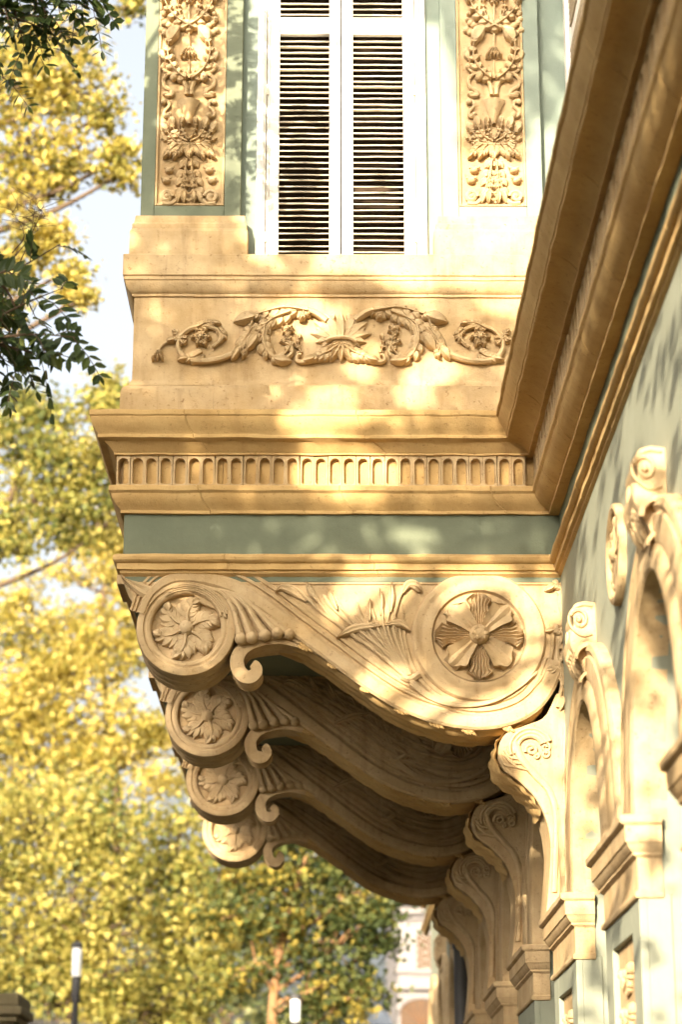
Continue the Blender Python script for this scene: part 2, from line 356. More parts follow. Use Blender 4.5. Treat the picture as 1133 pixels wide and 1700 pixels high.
# --- pilasters with carved panels
def panel_ornament(cx, parent):
    """candelabrum relief up the panel: bell leaf, collar, cup, trumpet, lyre of leaves and a pendant flower"""
    y0 = D+.028
    M = lambda x, z, wv: (x, y0-wv, z)
    def P(dx, py): return fp(cx+dx, py)
    def seg(pts): return [P(*p) for p in pts]
    def obj(nm, f):
        mb = MB(); f(mb); mb.v = [(x, y0-(y0-y)*1.3, z) for x, y, z in mb.v]; o = mb.build(nm, CARVED, parent, wear=.0012, wsc=30); return o
    s = PX
    def bell(mb):
        for sg in (-1, 1):
            acan(mb, seg([(sg*3,264),(sg*8,290),(sg*15,315),(sg*20,335)]), 13*s, .022, 4, .35, M=M, tip=.6, peak=1.3, root=.25)
            acan(mb, seg([(sg*4,268),(sg*6,295),(sg*8,318),(sg*8,336)]), 7*s, .03, 5, .5, M=M, base=.004, tip=.4, peak=1.2, root=.25)
        for k in range(6):
            zc = 273+k*11.5; wv = 3.5+k*.5
            tube(mb, [P(-wv-2, zc-4)+(.026,), P(0, zc+2)+(.022,), P(wv+2, zc-4)+(.026,)], 2.0*s, M=M, n=6, sides=5)
    obj('bell_leaf', bell)
    for sg in (-1, 1):
        def bud(mb):
            tube(mb, spiral(*P(sg*37, 325), 11*s, 3*s, 180 if sg > 0 else 0, sg*-1.2), 4.5*s, M=M, base=.01, n=24); ball(mb, *P(sg*37, 325), .014, 5*s, M=M)
            tube(mb, seg([(sg*22,330),(sg*30,336),(sg*44,335)]), 4*s, M=M, base=.008, n=8)
        obj('bud', bud)
        for q, yy in ((38, 299), (33, 282)):
            def drop(mb):
                ball(mb, *P(sg*q, yy), .008, 7.5*s, M=M, sq=.7); tube(mb, seg([(sg*(q-9),yy-6),(sg*q,yy-3),(sg*(q+8),yy-5)]), 2.6*s, M=M, base=.016, n=8)
            obj('bud', drop)
    def collar(mb):
        for dx, tx, ty in ((-26,-44,262),(-15,-26,264),(0,0,266),(15,26,264),(26,44,262)):
            acan(mb, seg([(dx*.75,240),(dx*1.05,246),((dx+tx)/2,254),(tx,ty)]), 10*s, .026, 3, .5, M=M, base=.008, tip=.5, root=.25, peak=1.0)
        tube(mb, seg([(-34,243),(-15,240),(15,240),(34,243)]), 3*s, M=M, base=.022, n=10)
    obj('leaf_collar', collar)
    def cup(mb):
        for sg in (-1, 1):
            acan(mb, seg([(sg*3,238),(sg*22,233),(sg*36,218),(sg*44,198)]), 8*s, .024, 5, .5, M=M, side=0, tip=.4)
            acan(mb, seg([(sg*2,237),(sg*17,228),(sg*26,212),(sg*27,190)]), 9*s, .034, 5, .4, M=M, tip=.3)
            acan(mb, seg([(sg*2,234),(sg*9,222),(sg*12,208),(sg*9,192)]), 6*s, .042, 4, .4, M=M, tip=.2)
            acan(mb, seg([(sg*8,239),(sg*28,236),(sg*40,230),(sg*47,226)]), 5*s, .018, 4, .5, M=M)
    obj('calyx', cup)
    def trumpet(mb):
        rows = []
        for i in range(9):
            t = i/8; rows.append([M(*P(sn*(4+15*t**1.4), 205-40*t), .012+.03*(1-sn*sn)*(.5+.5*t)) for sn in (-1,-.75,-.4,0,.4,.75,1)])
        rows.append([M(*P(sn*15, 163), .004) for sn in (-1,-.75,-.4,0,.4,.75,1)])
        mb.grid(rows)
        for sg in (-1, 1):
            tube(mb, seg([(sg*44,166),(sg*36,166),(sg*33,174),(sg*41,183),(sg*40,191),(sg*31,190)]), lambda t: (2.6+3*abs(t-.5))*s, M=M, base=.01, n=18)
            ball(mb, *P(sg*42, 168), .012, 5*s, M=M); ball(mb, *P(sg*33, 190), .01, 6*s, M=M)
    obj('trumpet_flower', trumpet)
    def lyre(mb):
        for sg in (-1, 1):
            acan(mb, seg([(sg*5,132),(sg*24,116),(sg*35,90),(sg*30,62),(sg*8,44)]), 11*s, .034, 8, .42, M=M, tip=.2, base=.004)
            acan(mb, seg([(sg*6,128),(sg*30,114),(sg*42,98),(sg*45,78)]), 5*s, .02, 5, .4, M=M)
            tube(mb, seg([(sg*4,156),(sg*6,140),(sg*18,124),(sg*36,118),(sg*45,110),(sg*42,103)]), lambda t: (4.2-1.8*t)*s, M=M, base=.012, n=22)
            tube(mb, seg([(sg*14,122),(sg*32,121),(sg*42,130),(sg*40,142),(sg*30,148),(sg*28,156),(sg*40,156)]), lambda t: (3+1.6*t)*s, M=M, base=.011, n=26)
            ball(mb, *P(sg*43, 110), .014, 5*s, M=M); ball(mb, *P(sg*25, 128), .016, 7*s, M=M); ball(mb, *P(sg*38, 154), .008, 7*s, M=M, sq=.6)
            ball(mb, *P(sg*28, 92), .006, 6*s, M=M)
            acan(mb, seg([(sg*2,126),(sg*10,117),(sg*20,108),(sg*26,104)]), 5*s, .02, 4, .4, M=M)
    obj('lyre_leaf', lyre)
    def pendant(mb):
        tube(mb, seg([(0,46),(0,80)]), 2.2*s, M=M, base=.012, n=6)
        for dx in (-14,-7,0,7,14):
            acan(mb, seg([(dx*.2,80),(dx*.6,87),(dx,95)]), 4.5*s, .028, 2, .3, M=M, base=.006, tip=.6, root=.3)
        tube(mb, seg([(0,97),(0,128)]), lambda t: (1+2*t)*s, M=M, base=.008, n=6)
    obj('pendant_flower', pendant)
    def upper(mb):
        for sg in (-1, 1):
            acan(mb, seg([(-sg*8,48),(sg*10,38),(sg*30,20),(sg*42,-8),(sg*34,-40)]), 11*s, .034, 8, .42, M=M, tip=.2, base=.004)
            acan(mb, seg([(sg*6,40),(sg*16,20),(sg*18,0),(sg*12,-20)]), 6*s, .026, 5, .4, M=M)
            for q, yy in ((40,36),(34,40),(44,30),(40,52),(46,48),(36,54),(42,20)): ball(mb, *P(sg*q, yy), .008, (4+random.random()*2.5)*s, M=M)
            tube(mb, seg([(sg*12,40),(sg*24,42),(sg*40,36)]), 2*s, M=M, base=.01, n=8)
        tube(mb, seg([(0,40),(0,-60)]), 2*s, M=M, base=.012, n=6)
        for dx in (-10,0,10): acan(mb, seg([(0,4),(dx*.5,-6),(dx,-18)]), 6*s, .028, 3, .4, M=M, base=.004)
    obj('crossed_leaf', upper)
def make_pilaster(xa, xb, pa, pb, cx):
    yp = D+.015; zb0 = zf(361); zt0 = 9.0; za = zf(340)
    m = MB()          # green border as four boards round the stone panel
    m.box((xa, yp, zb0), (pa, YR+.02, zt0)); m.box((pb, yp, zb0), (xb, YR+.02, zt0)); m.box((pa, yp+.0005, zb0), (pb, YR+.02, za))
    pl = m.build('pilaster', GREEN if cx < 500 else GREENU, PAL, bevel=.004)  # right pilaster's paler green puts the glow there into its colour
    st = MB(); st.box((pa+.001, D+.03, za+.001), (pb-.001, YR, zt0))
    for t, a in ((0.0, .012),):
        for (x0_, x1_) in ((pa+.001, pa+.014), (pb-.014, pb-.001)): st.box((x0_, D+.012, za+.001), (x1_, D+.031, zt0))
        st.box((pa+.013, D+.0125, za+.001), (pb-.013, D+.031, za+.014))
    st.build('carved_panel', STONE, pl, bevel=.003)
    panel_ornament(cx, pl)
    return pl
make_pilaster(xf(234,300), xf(400,300), xf(256,330), xf(372,330), 313.5)
make_pilaster(xf(735,300), xf(902,300), xf(763,330), xf(876,330), 821)
# pedestal blocks under the pilasters
def pedestal(xa, xb):
    m = MB()
    zz = [(zf(432), .052), (zf(390), .052), (zf(384), .040), (zf(376), .040), (zf(374), .030), (zf(361), .022)]
    rows = []
    for z, p in zz:
        a, b = xa-p*.9, xb+p*.55; rows.append([(a, YR+.05, z), (a, D+.005-p, z), (b, D+.005-p, z), (b, YR+.05, z)])
    m.grid([[*r] for r in rows]); rw = rows[-1]; m.add(rw, [(0,1,2,3)])
    m.build('pedestal', STONE, PAL, bevel=.004, smooth=25)
pedestal(-1.02, xf(403,400)); pedestal(xf(735,400), XU+.05)
# --- sill course, frieze panel, plinth: swept blocks round the bay
def bayblock(name, prof, mat, wear=.0016):
    mb = MB(); rows = []
    for p, z in prof:
        x0_, y0_ = -1.034-p, D-p
        rows.append((x0_, y0_, z))
    cols = []
    for i in range(13): cols.append([(r[0], YE-(YE-r[1])*i/12, r[2]) for r in rows])
    for i in range(1, 49): cols.append([(r[0]+(XU+.1-r[0])*i/48, r[1], r[2]) for r in rows])
    mb.grid(cols); return mb.build(name, mat, PAL, wear=wear, smooth=30)
bayblock('sill_course', [(-.12, zf(429)), (.058, zf(429.5)), (.062, zf(431)), (.062, zf(464)), (.055, zf(465.5)), (.052, zf(466)), (.056, zf(467)), (.056, zf(471)), (.049, zf(472.5)), (.049, zf(474)), (.045, zf(478)), (.036, zf(484)), (.02, zf(489)), (.012, zf(490)), (.012, zf(494)), (-.02, zf(495))], STONE)
bayblock('frieze_panel', [(-.02, zf(493)), (0, zf(493.5)), (0, zf(610)), (0, zf(630)), (.006, zf(634)), (.016, zf(640)), (.016, zf(642)), (.012, zf(642.5))], STONE)
bayblock('plinth', [(.01, zf(641.5)), (.028, zf(644)), (.046, zf(649)), (.054, zf(655)), (.056, zf(660)), (.056, 5.50)], STONE)
boxo('plinth_panel', (xf(355,670), D-.062, zf(694)), (1.30, D-.03, zf(646)), STONE, PAL, bevel=.003)
# --- frieze ornament: scrolling acanthus
FRZ = bpy.data.objects['frieze_panel']
c7 = lambda cx_, cy_: fp(230+cx_/1.743, 480+cy_/1.743)
CX7 = (566-230)*1.743
def frieze_piece(nm, f):
    mb = MB(); f(mb); mb.v = [(x, D-(D-y)*1.55, z) for x, y, z in mb.v]; mb.build(nm, CARVED, FRZ, wear=.0012, wsc=30)
def mir(sg, pts): return [c7(CX7+sg*(CX7-p[0]) if sg > 0 else p[0], p[1]) for p in pts]
q = PX/1.743
def palmette(mb):
    for sg in (-1, 1):
        for ang, L, wd in ((24,84,15),(48,92,16),(72,96,15),(4,66,13),(-14,52,12)):
            c = c7(CX7+sg*8, 152); lobe(mb, c[0], c[1], R(90)-sg*R(90-ang), L*q, wd*q*1.25, .036, 0, onface, bend=-sg*R(18))
            c2_ = c7(CX7+sg*(8+L*.62*math.cos(R(ang))), 152-L*.62*math.sin(R(ang)))
            for d_ in (-1, 1): lobe(mb, c2_[0], c2_[1], R(90)-sg*R(90-ang)+d_*R(38), L*.30*q, wd*.6*q, .026, 0, onface, bend=-d_*.5)
        acan(mb, mir(sg, [(575,160),(555,186),(515,202),(470,212)]), 24*q, .034, 6, tip=.3)
        tube(mb, mir(sg, [(505,206),(475,216),(458,210),(462,196),(472,194)]), lambda t: (8-3*t)*q, base=.012, n=14)
    c = c7(CX7, 160); lobe(mb, c[0], c[1], R(90), 100*q, 17*q, .044, 0, onface)
    for ang, L in ((-90,58),(-62,62),(-118,62),(-38,60),(-142,60),(-18,52),(-162,52)):
        c = c7(CX7, 160); lobe(mb, c[0], c[1], R(ang), L*q, 14*q, .052, .004, onface, groove=.35)
    tube(mb, [c7(CX7-46,166), c7(CX7-20,156), c7(CX7+20,156), c7(CX7+46,166)], 6*q, base=.05, n=14)
frieze_piece('palmette', palmette)
def scroll(sg):
    def f(mb):
        tube(mb, mir(sg, [(545,98),(510,74),(470,64),(425,72),(385,100),(364,145),(376,190),(412,210),(444,192),(440,162)]), lambda t: (8.5-3.5*t)*q*1.3, base=.016, n=44)
        acan(mb, mir(sg, [(490,72),(420,62),(345,80),(275,98)]), 27*q, .036, 7, .5, side=1 if sg < 0 else -1, tip=.5)
        acan(mb, mir(sg, [(440,74),(385,96),(345,135),(312,184)]), 26*q, .034, 7, .5, tip=.4)
        acan(mb, mir(sg, [(366,110),(362,160),(390,205),(445,200)]), 24*q, .032, 5, .5, tip=.4)
        acan(mb, mir(sg, [(470,62),(478,78),(466,98)]), 12*q*1.3, .036, 4, .45, tip=.6)
        acan(mb, mir(sg, [(492,62),(486,72),(500,84)]), 8*q*1.3, .03, 3, .45, tip=.6)
        for k in range(6):
            a = R(60*k+20); c = (432, 122) 
            acan(mb, mir(sg, [c, (c[0]+9*math.cos(a), c[1]+9*math.sin(a)), (c[0]+20*math.cos(a), c[1]+18*math.sin(a))]), 7*q*1.3, .024, 2, .3, root=.3)
        acan(mb, mir(sg, [(330,100),(318,130),(296,168),(285,200)]), 18*q, .03, 5)
        acan(mb, mir(sg, [(415,205),(438,175),(436,148),(420,138)]), 15*q, .03, 4)
        acan(mb, mir(sg, [(470,190),(462,160),(470,130)]), 8*q, .022, 3)
        ball(mb, *mir(sg, [(432,122)])[0], .024, 6*q)
        acan(mb, mir(sg, [(440,165),(425,155),(408,158)]), 8*q*1.3, .024, 3, .4)
    return f
frieze_piece('acanthus_scroll', scroll(-1)); frieze_piece('acanthus_scroll', scroll(1))
def tail(sg):
    def f(mb):
        tube(mb, mir(sg, [(345,110),(318,140),(292,180),(250,202),(200,213),(150,210),(120,186),(118,152),(145,122),(190,112),(230,124),(238,150),(215,172)]), lambda t: (8-4*t)*q*1.3, base=.014, n=54)
        acan(mb, mir(sg, [(330,120),(308,150),(292,175),(268,210)]), 20*q, .032, 5, .5, tip=.5)
        acan(mb, mir(sg, [(300,170),(306,190),(300,206)]), 9*q*1.3, .028, 3, .4, tip=.6)
        acan(mb, mir(sg, [(185,190),(160,202),(112,208)]), 22*q, .030, 4, .5, tip=.4)
        acan(mb, mir(sg, [(140,150),(120,150),(78,154)]), 15*q, .028, 4, .45, tip=.4)
        acan(mb, mir(sg, [(128,165),(116,140),(96,120)]), 16*q, .026, 4, .45, tip=.4)
        acan(mb, mir(sg, [(170,118),(200,104),(240,104)]), 17*q, .028, 5, .5, tip=.4)
        acan(mb, mir(sg, [(232,120),(246,138),(238,160)]), 14*q, .026, 3, .5, tip=.4)
        for k in range(6):
            a = R(60*k); c = (182, 146)
            acan(mb, mir(sg, [c, (c[0]+13*math.cos(a), c[1]+13*math.sin(a)), (c[0]+31*math.cos(a), c[1]+29*math.sin(a))]), 10*q*1.3, .030, 2, .3, root=.3, tip=.5)
        ball(mb, *mir(sg, [(182,146)])[0], .028, 8*q)
        tube(mb, mir(sg, [(118,158),(84,156),(66,170),(56,186)]), 3*q*1.3, base=.010, n=12)
        for dx in (-12, 0, 12): acan(mb, mir(sg, [(58,182),(57+dx*.6,196),(55+dx*1.4,212)]), 7*q*1.3, .03, 2, .3, tip=.6, root=.3)
    return f
frieze_piece('tendril', tail(-1)); frieze_piece('tendril', tail(1))

# --- main cornice round bay and wall
cz = lambda py: zf(py)
co = moulding([(-.05,-.2,5.53),(.178,.325,5.535),(.180,.330,5.528),(.180,.330,5.508),(.174,.322,5.503),(.172,.316,5.499),(.175,.318,5.496),(.173,.315,5.485),(.165,.305,5.46),(.150,.290,5.435),(.138,.281,5.42),(.136,.279,5.412),(.138,.274,5.410),(.138,.273,5.396),(.132,.268,5.392),(.105,.225,5.385),(.085,.19,5.365),(.068,.165,5.345),(.060,.158,5.338),(.060,.156,5.328),(.012,.03,5.325),(.012,.03,5.15),(.0,.02,5.12)])
CO = co.build('cornice', CORN, PAL, wear=.0045, smooth=28, wsc=7)
bm_ = moulding([(.02,.09,5.160),(.076,.138,5.156),(.079,.140,5.150),(.079,.140,5.128),(.072,.134,5.122),(.066,.128,5.116),(.064,.124,5.102),(.058,.114,5.085),(.042,.094,5.062),(.026,.068,5.045),(.020,.054,5.036),(.020,.053,5.020),(-.02,-.02,5.018)])
bm_.build('bed_moulding', CORN, PAL, wear=.0035, smooth=28, wsc=7)
fb = moulding([(0,0,5.03),(0,0,4.95),(0,0,4.86),(0,0,4.77)], joints=False); fb.build('frieze_band', GREEN, PAL, wear=.004, wsc=5)
sc_ = moulding([(-.02,-.02,4.800),(.030,.040,4.799),(.044,.054,4.792),(.052,.062,4.778),(.050,.060,4.764),(.042,.050,4.754),(.034,.042,4.750),(.029,.034,4.748),(.029,.034,4.716),(.014,.018,4.712),(.012,.015,4.70),(-.02,-.02,4.68)])
sc_.build('string_course', CORN, PAL, wear=.003, smooth=30, wsc=8)
# flutes: an arched niche cut in its own little slab
fw_, fh_ = .0735, .178
def flute_mesh(fw_=fw_, dp=.058, rib=.0105):
    m = MB(); hw = fw_/2-.0011; iw = fw_/2-rib; zt_, zb_ = fh_-.016, .018
    inner = [(-iw, zb_+.01), (-iw*.6, zb_), (iw*.6, zb_), (iw, zb_+.01)]
    k = 7; inner += [(iw*math.cos(math.pi*i/k), zt_-iw+iw*math.sin(math.pi*i/k)) for i in range(k+1)]
    n = len(inner)
    def outer(p):
        a, b = p[0]/hw, (p[1]-fh_/2)/(fh_/2); s_ = max(abs(a), abs(b), .01); return (p[0]/s_, fh_/2+(p[1]-fh_/2)/s_)
    out = [outer(p) for p in inner]
    rows = [[(x, .03, z) for x, z in out], [(x, 0, z) for x, z in out], [(x*.97+inner[i][0]*.03, -.001, z*.97+inner[i][1]*.03) for i, (x, z) in enumerate(out)],
            [(x*1.03, -.001, z) for x, z in inner], [(x, .003, z) for x, z in inner], [(x*.9, dp*.75, z) for x, z in inner], [(x*.55, dp, .5*fh_+(z-.5*fh_)*.96) for x, z in inner]]
    m.grid(rows[:1]+rows[1:], True); o = len(m.v)-n; m.f.append(tuple(range(o, o+n)))
    ob = m.build('flute', STONE, CO, smooth=40); me = ob.data; bpy.data.objects.remove(ob); return me
FM = flute_mesh(); FW = flute_mesh(.13, .10, .019)
def flute(loc, rz, me):
    o = bpy.data.objects.new('flute', me); COL.objects.link(o); o.parent = CO; o.location = loc; o.rotation_euler = (R(random.gauss(0,.5)), R(random.gauss(0,.6)), rz)
fx = X0-.045+fw_/2
while fx < XW-.11-fw_/2:
    flute((fx, DB-.046+random.uniform(-.0012,.0012), 5.152), 0, FM); fx += fw_
fy = DB-.07-.13/2
while fy > 5.2:
    flute((XW-.130+random.uniform(-.0012,.0012), fy, 5.152), R(-90), FW); fy -= .13
# eaves of the roof far above
m = MB(); m.box((-1.62, 10.3, 12.02), (XU+2, YE+.4, 12.16)); m.build('eaves', BROWNW, PAL, bevel=.01)
m = MB()
m.box((XU, -2, 5.51), (XU+.4, 9.05, 12)); m.box((XU, 10.82, 5.51), (XU+.4, D+.3, 12)); m.box((XU, 9.04, 5.51), (XU+.4, 10.83, 6.47)); m.box((XU, YE, 5.51), (XU+.4, 27, 9))
m.build('upper_wall', GREENU, PAL, bevel=.004)
# shuttered window on the upper wall, seen edge-on
def side_window():
    m = MB(); xs = XU-.03
    m.box((xs-.02, 10.74, 6.47), (XU+.05, 10.82, 9)); m.box((xs-.02, 9.05, 6.47), (XU+.05, 9.13, 9))
    m.build('window_frame', WHITE, PAL, bevel=.004)
    boxo('dark_room', (XU+.06, 9.06, 6.48), (XU+.5, 10.81, 9), DARKIN, PAL, bevel=0)
    for ya, yb in ((9.14, 9.93), (9.94, 10.73)):
        m = MB(); m.box((xs, ya, 6.48), (XU+.02, ya+.06, 8.98)); m.box((xs, yb-.06, 6.48), (XU+.02, yb, 8.98)); m.box((xs+.002, ya+.059, 6.48), (XU+.018, yb-.059, 6.56)); m.box((xs+.002, ya+.059, 7.6), (XU+.018, yb-.059, 7.68))
        sh = m.build('shutter', WHITE, PAL, bevel=.004)
        for za, zb_ in ((6.57, 7.59), (7.69, 8.95)):
            for i in range(int((zb_-za)/.0357)):
                o = bpy.data.objects.new('slat', slat_me); COL.objects.link(o); o.parent = sh
                o.location = (xs+.02, yb-.058, za+.0357*(i+.5)); o.scale = (yb-ya-.116, 1, 1); o.rotation_euler = (R(random.gauss(0,2)), 0, R(-90))
side_window()
# soffit of the bay, and green underside boards between the brackets
m = MB(); m.box((X0+.01, DB+.01, 4.66), (XW+.2, YE-.02, 4.74)); m.build('soffit', GREEN, PAL, bevel=.003)

# ================================================================== scroll brackets under the bay
TH = .37
def local(pts): return [fp(*p) for p in pts]
edge_pts = [(392,1052),(402,1068),(430,1063),(470,1060),(505,1074),(545,1099),(593,1133),(640,1166),(690,1190),(740,1206),(786,1213),(841,1206),(882,1187),(905,1163),(930,1120)]
def make_console(num=0):
    WOFF[0] = num*3.7
    edge = [tuple(p) for p in curve(local(edge_pts), 60)]
    poly = local([(300,957),(420,957),(560,957),(700,957),(850,957),(985,957),(985,1120)])+list(reversed(edge))+local([(380,1020),(330,1000)])
    m = MB(); m.prism_y(poly, 0, TH, 4)
    body = m.build('console', STONE, PAL, loc=(0, D+STEP*num, 0), wear=.0025, wsc=8, bevel=.006, smooth=35)
    M = onloc
    def sub(nm, f, mat=CARVED, wear=.0012, **k):
        mb = MB(); f(mb)
        if mat is CARVED: mb.v = [(x, y*1.3 if y < 0 else y, z) for x, y, z in mb.v]
        return mb.build(nm, mat, body, wear=wear, wsc=25, **k)
    # front scroll drum with moulded edge
    c1 = fp(309,1042); r1 = 80*PX*1.0
    def drum(mb):
        prof = [(.0,-TH),(r1*.93,-TH),(r1,-TH+.01),(r1,-.26),(r1*.975,-.25),(r1*.975,-.235),(r1,-.225),(r1,-.15),(r1*.975,-.14),(r1*.975,-.12),(r1,-.11),(r1*1.005,-.012),(r1*.985,.012),(r1*.93,.018),(r1*.86,.019),(r1*.845,.010),(r1*.82,.009),(r1*.78,.014),(r1*.73,.011),(r1*.70,.002),(r1*.69,-.03),(r1*.5,-.036),(0.001,-.036)]
        lathe(mb, *c1, prof, M=M, seg=64)
    sub('scroll_drum', drum, STONE, smooth=32)
    def ros1(mb):
        for k in range(6):
            a = R(90+60*k-8+num*23); d = lambda r, da: (c1[0]+r*PX*math.cos(a+R(da)), c1[1]+r*PX*math.sin(a+R(da)))
            acan(mb, [d(9,0), d(24,4), d(40,-4), d(53,-20)], 20*PX, .036, 5, .36, base=-.034, M=M, tip=.5, root=.18)
            acan(mb, [d(9,30), d(26,30), d(42,26)], 8*PX, .02, 4, .4, base=-.034, M=M)
        ball(mb, *c1, -.016, 13.5*PX, M=M, seg=14, rings=8)
        for k in range(9):
            a = 2*math.pi*k/9; ball(mb, c1[0]+7*PX*math.cos(a), c1[1]+7*PX*math.sin(a), .010, 3.2*PX, M=M, seg=6, rings=3)
    sub('rosette', ros1)
    # S-shaped rim that follows the lower edge and wraps over the scroll
    def rim(mb):
        path = curve(local([(233,1020),(250,985),(280,963),(309,958),(350,962),(395,977),(440,1004),(490,1042),(545,1083),(600,1124),(660,1163),(720,1187),(786,1199),(840,1193),(882,1173),(908,1142),(925,1100)]), 90)
        prof = [(-13,-.004),(-13,.016),(-9,.027),(6,.028),(10,.019),(12,.004),(15,.003),(17,.018),(21,.018),(23,.003),(26,.002),(28,.013),(33,.013),(35,-.004)]
        rows = []
        for i, c in enumerate(path):
            T = path[min(i+1, 90)]-path[max(i-1, 0)]; T = T/np.linalg.norm(T); nn = (-T[1], T[0])
            k = 1 if i > 26 else .55+.45*i/26
            rows.append([M(c[0]+nn[0]*o*PX*k, c[1]+nn[1]*o*PX*k, wv) for o, wv in prof])
        mb.grid(rows)
    sub('rim', rim, STONE, smooth=35)
    def ribs(mb):
        path = curve(local([(395,977),(440,1004),(490,1042),(545,1083),(600,1124),(660,1163),(720,1187),(786,1199),(840,1193),(882,1173),(908,1142)]), 60)
        for q_, r_ in ((44, 5.5), (57, 5), (70, 5), (84, 4.5), (98, 4.5)):
            pts = []
            for i in range(0, 61, 4):
                T = path[min(i+1, 60)]-path[max(i-1, 0)]; T = T/np.linalg.norm(T); k = min(1, i/22)
                pts.append((path[i][0]-T[1]*q_*PX*(.45+.55*k), path[i][1]+T[0]*q_*PX*(.45+.55*k)))
            tube(mb, pts, lambda t: PX*r_*(1-.3*abs(t-.5)), M=M, base=.004, n=48, sides=7, flat=1.5)
    if num: sub('rib_band', ribs, STONE)
    # fan of fluted fingers right of the scroll
    def fan(mb):
        tips = [(400,1062,11),(418,1060,11),(440,1056,11),(461,1052,11),(481,1054,10)]
        mids = [(386,1010),(396,1008),(408,1006),(420,1008),(432,1018)]
        for (tx, ty, r), md in zip(tips, mids):
            tube(mb, local([(330+ (md[0]-386)*.35,976+(md[1]-1008)*.5),(365+(md[0]-386)*.7,984+(md[0]-386)*.1),md,((md[0]+tx)/2+1,(md[1]+ty)/2),(tx,ty)]), lambda t: PX*(2.5+5.2*t), M=M, base=.008, n=22, sides=9, flat=1.1)
            ball(mb, *fp(tx,ty), .012, r*PX*.92, M=M, seg=12, rings=7)
        for k in range(5):      # grooves of the fan wrap over the scroll edge
            r = 61+k*3.2; pts = [(309+r*math.cos(R(a)), 1042-r*math.sin(R(a))) for a in range(125-k*8, 10, -12)]
            tube(mb, local(pts), lambda t: PX*(.8+1.2*t), M=M, base=.014, n=24, sides=6)
    sub('fan', fan)
    # curled tendril under the scroll: a ribbon as deep as the bracket
    def curl(mb):
        path = curve(local([(500,1074),(465,1066),(435,1068),(412,1077),(401,1091),(402,1107),(411,1116),(419,1113),(420,1107),(416,1104)]), 44); rows = []
        for i, c in enumerate(path):
            T = path[min(i+1, 44)]-path[max(i-1, 0)]; T = T/np.linalg.norm(T); nn = np.array((T[1], -T[0])); t = i/44
            th = PX*(3+9*math.sin(math.pi*min(1, t*1.0))**.8+4*t)
            ring = []
            for k in range(12):
                u = k/11; yv = .012+(TH*.5)*u; b = 1+.28*math.cos(u*math.pi*6); ring.append((c[0]+nn[0]*th*b, yv, c[1]+nn[1]*th*b))
            back = [(c[0]-nn[0]*th*.3, r[1], c[1]-nn[1]*th*.3) for r in reversed(ring)]
            rows.append(ring+back)
        mb.grid(rows, True); n = 24
        o = len(mb.v)-n; mb.f.append(tuple(range(o, o+n)))
    sub('tendril', curl, STONE, smooth=50)
    # leafy underside: overlapping ragged scales along the soffit of the S
    def under(mb):
        for row, (yc, hwid) in enumerate(((.085, .075), (.185, .085), (.285, .075))):
            for i in range(13):
                k0 = 10+i*3.8+row*1.4
                if k0+6 > 58: continue
                a = [edge[int(k0+j*2)] for j in range(4)]
                base = len(mb.v)
                S = (-1, -.5, 0, .5, 1); rows = []
                for j, p in enumerate(a):
                    t = j/3; wv = hwid*(1-.25*t)*(.8 if j % 2 else 1.0); dz = .004+.022*math.sin(math.pi*t*.8+.3)
                    rows.append([(p[0]+random.uniform(-.003,.003), yc+s_*wv, p[1]-dz*(1-.6*s_*s_)-random.uniform(0,.003)+(.012 if abs(s_) == 1 else 0)) for s_ in S])
                mb.grid(rows)
        for i in range(9, 40, 5):          # ragged curls at the near edge
            p = edge[i+8]; acan(mb, [(p[0]-.02, p[1]+.012), (p[0]+.01, p[1]-.004), (p[0]+.05, p[1]-.03)], 7*PX, .016, 3, .4, M=M, base=-.006)
    sub('leaf_soffit', under, CORN, wear=.003, smooth=50)
    # ring and large rosette
    c2 = fp(796,1057)
    def ring(mb):
        s_ = PX*1.0
        lathe(mb, *c2, [(108*s_,-.004),(107*s_,.012),(104*s_,.022),(97*s_,.022),(94*s_,.016),(90*s_,.015),(86*s_,.020),(80*s_,.022),(76*s_,.018),(74.5*s_,.008),(73*s_,-.02)], M=M, seg=72)
        tube(mb, [(c2[0]+118*s_*math.cos(R(a)), c2[1]+118*s_*math.sin(R(a))) for a in range(-170, 20, 10)], 4.5*s_, M=M, base=.002, n=50, sides=6)
        tube(mb, [(c2[0]+127*s_*math.cos(R(a)), c2[1]+127*s_*math.sin(R(a))) for a in range(-150, 5, 10)], 3*s_, M=M, base=.002, n=50, sides=6)
    sub('ring', ring, STONE, smooth=35)
    def dish(mb): lathe(mb, *c2, [(74*PX,.010),(72*PX,-.004),(60*PX,.004),(0.001,.004)], M=M, seg=56)
    sub('dish', dish, STONE)
    def ros2(mb):
        for k in range(8):
            a = 90+45*k+(0, 11, -17, 30)[num]; d = lambda r, da=0: (c2[0]+r*PX*math.cos(R(a+da)), c2[1]+r*PX*math.sin(R(a+da)))
            petal(mb, *c2, a, (72 if k % 2 == 0 else 68)*PX, (20 if k % 2 == 0 else 20)*PX, (.030 if k % 2 == 0 else .040), M, base=(.006 if k % 2 == 0 else .005), plain=k % 2 == 1)
        ball(mb, *c2, .026, 17*PX, M=M, seg=16, rings=8)
        for k in range(6):
            a = 2*math.pi*k/6; ball(mb, c2[0]+9*PX*math.cos(a), c2[1]+9*PX*math.sin(a), .066, 4.5*PX, M=M, seg=7, rings=3)
    sub('rosette', ros2)
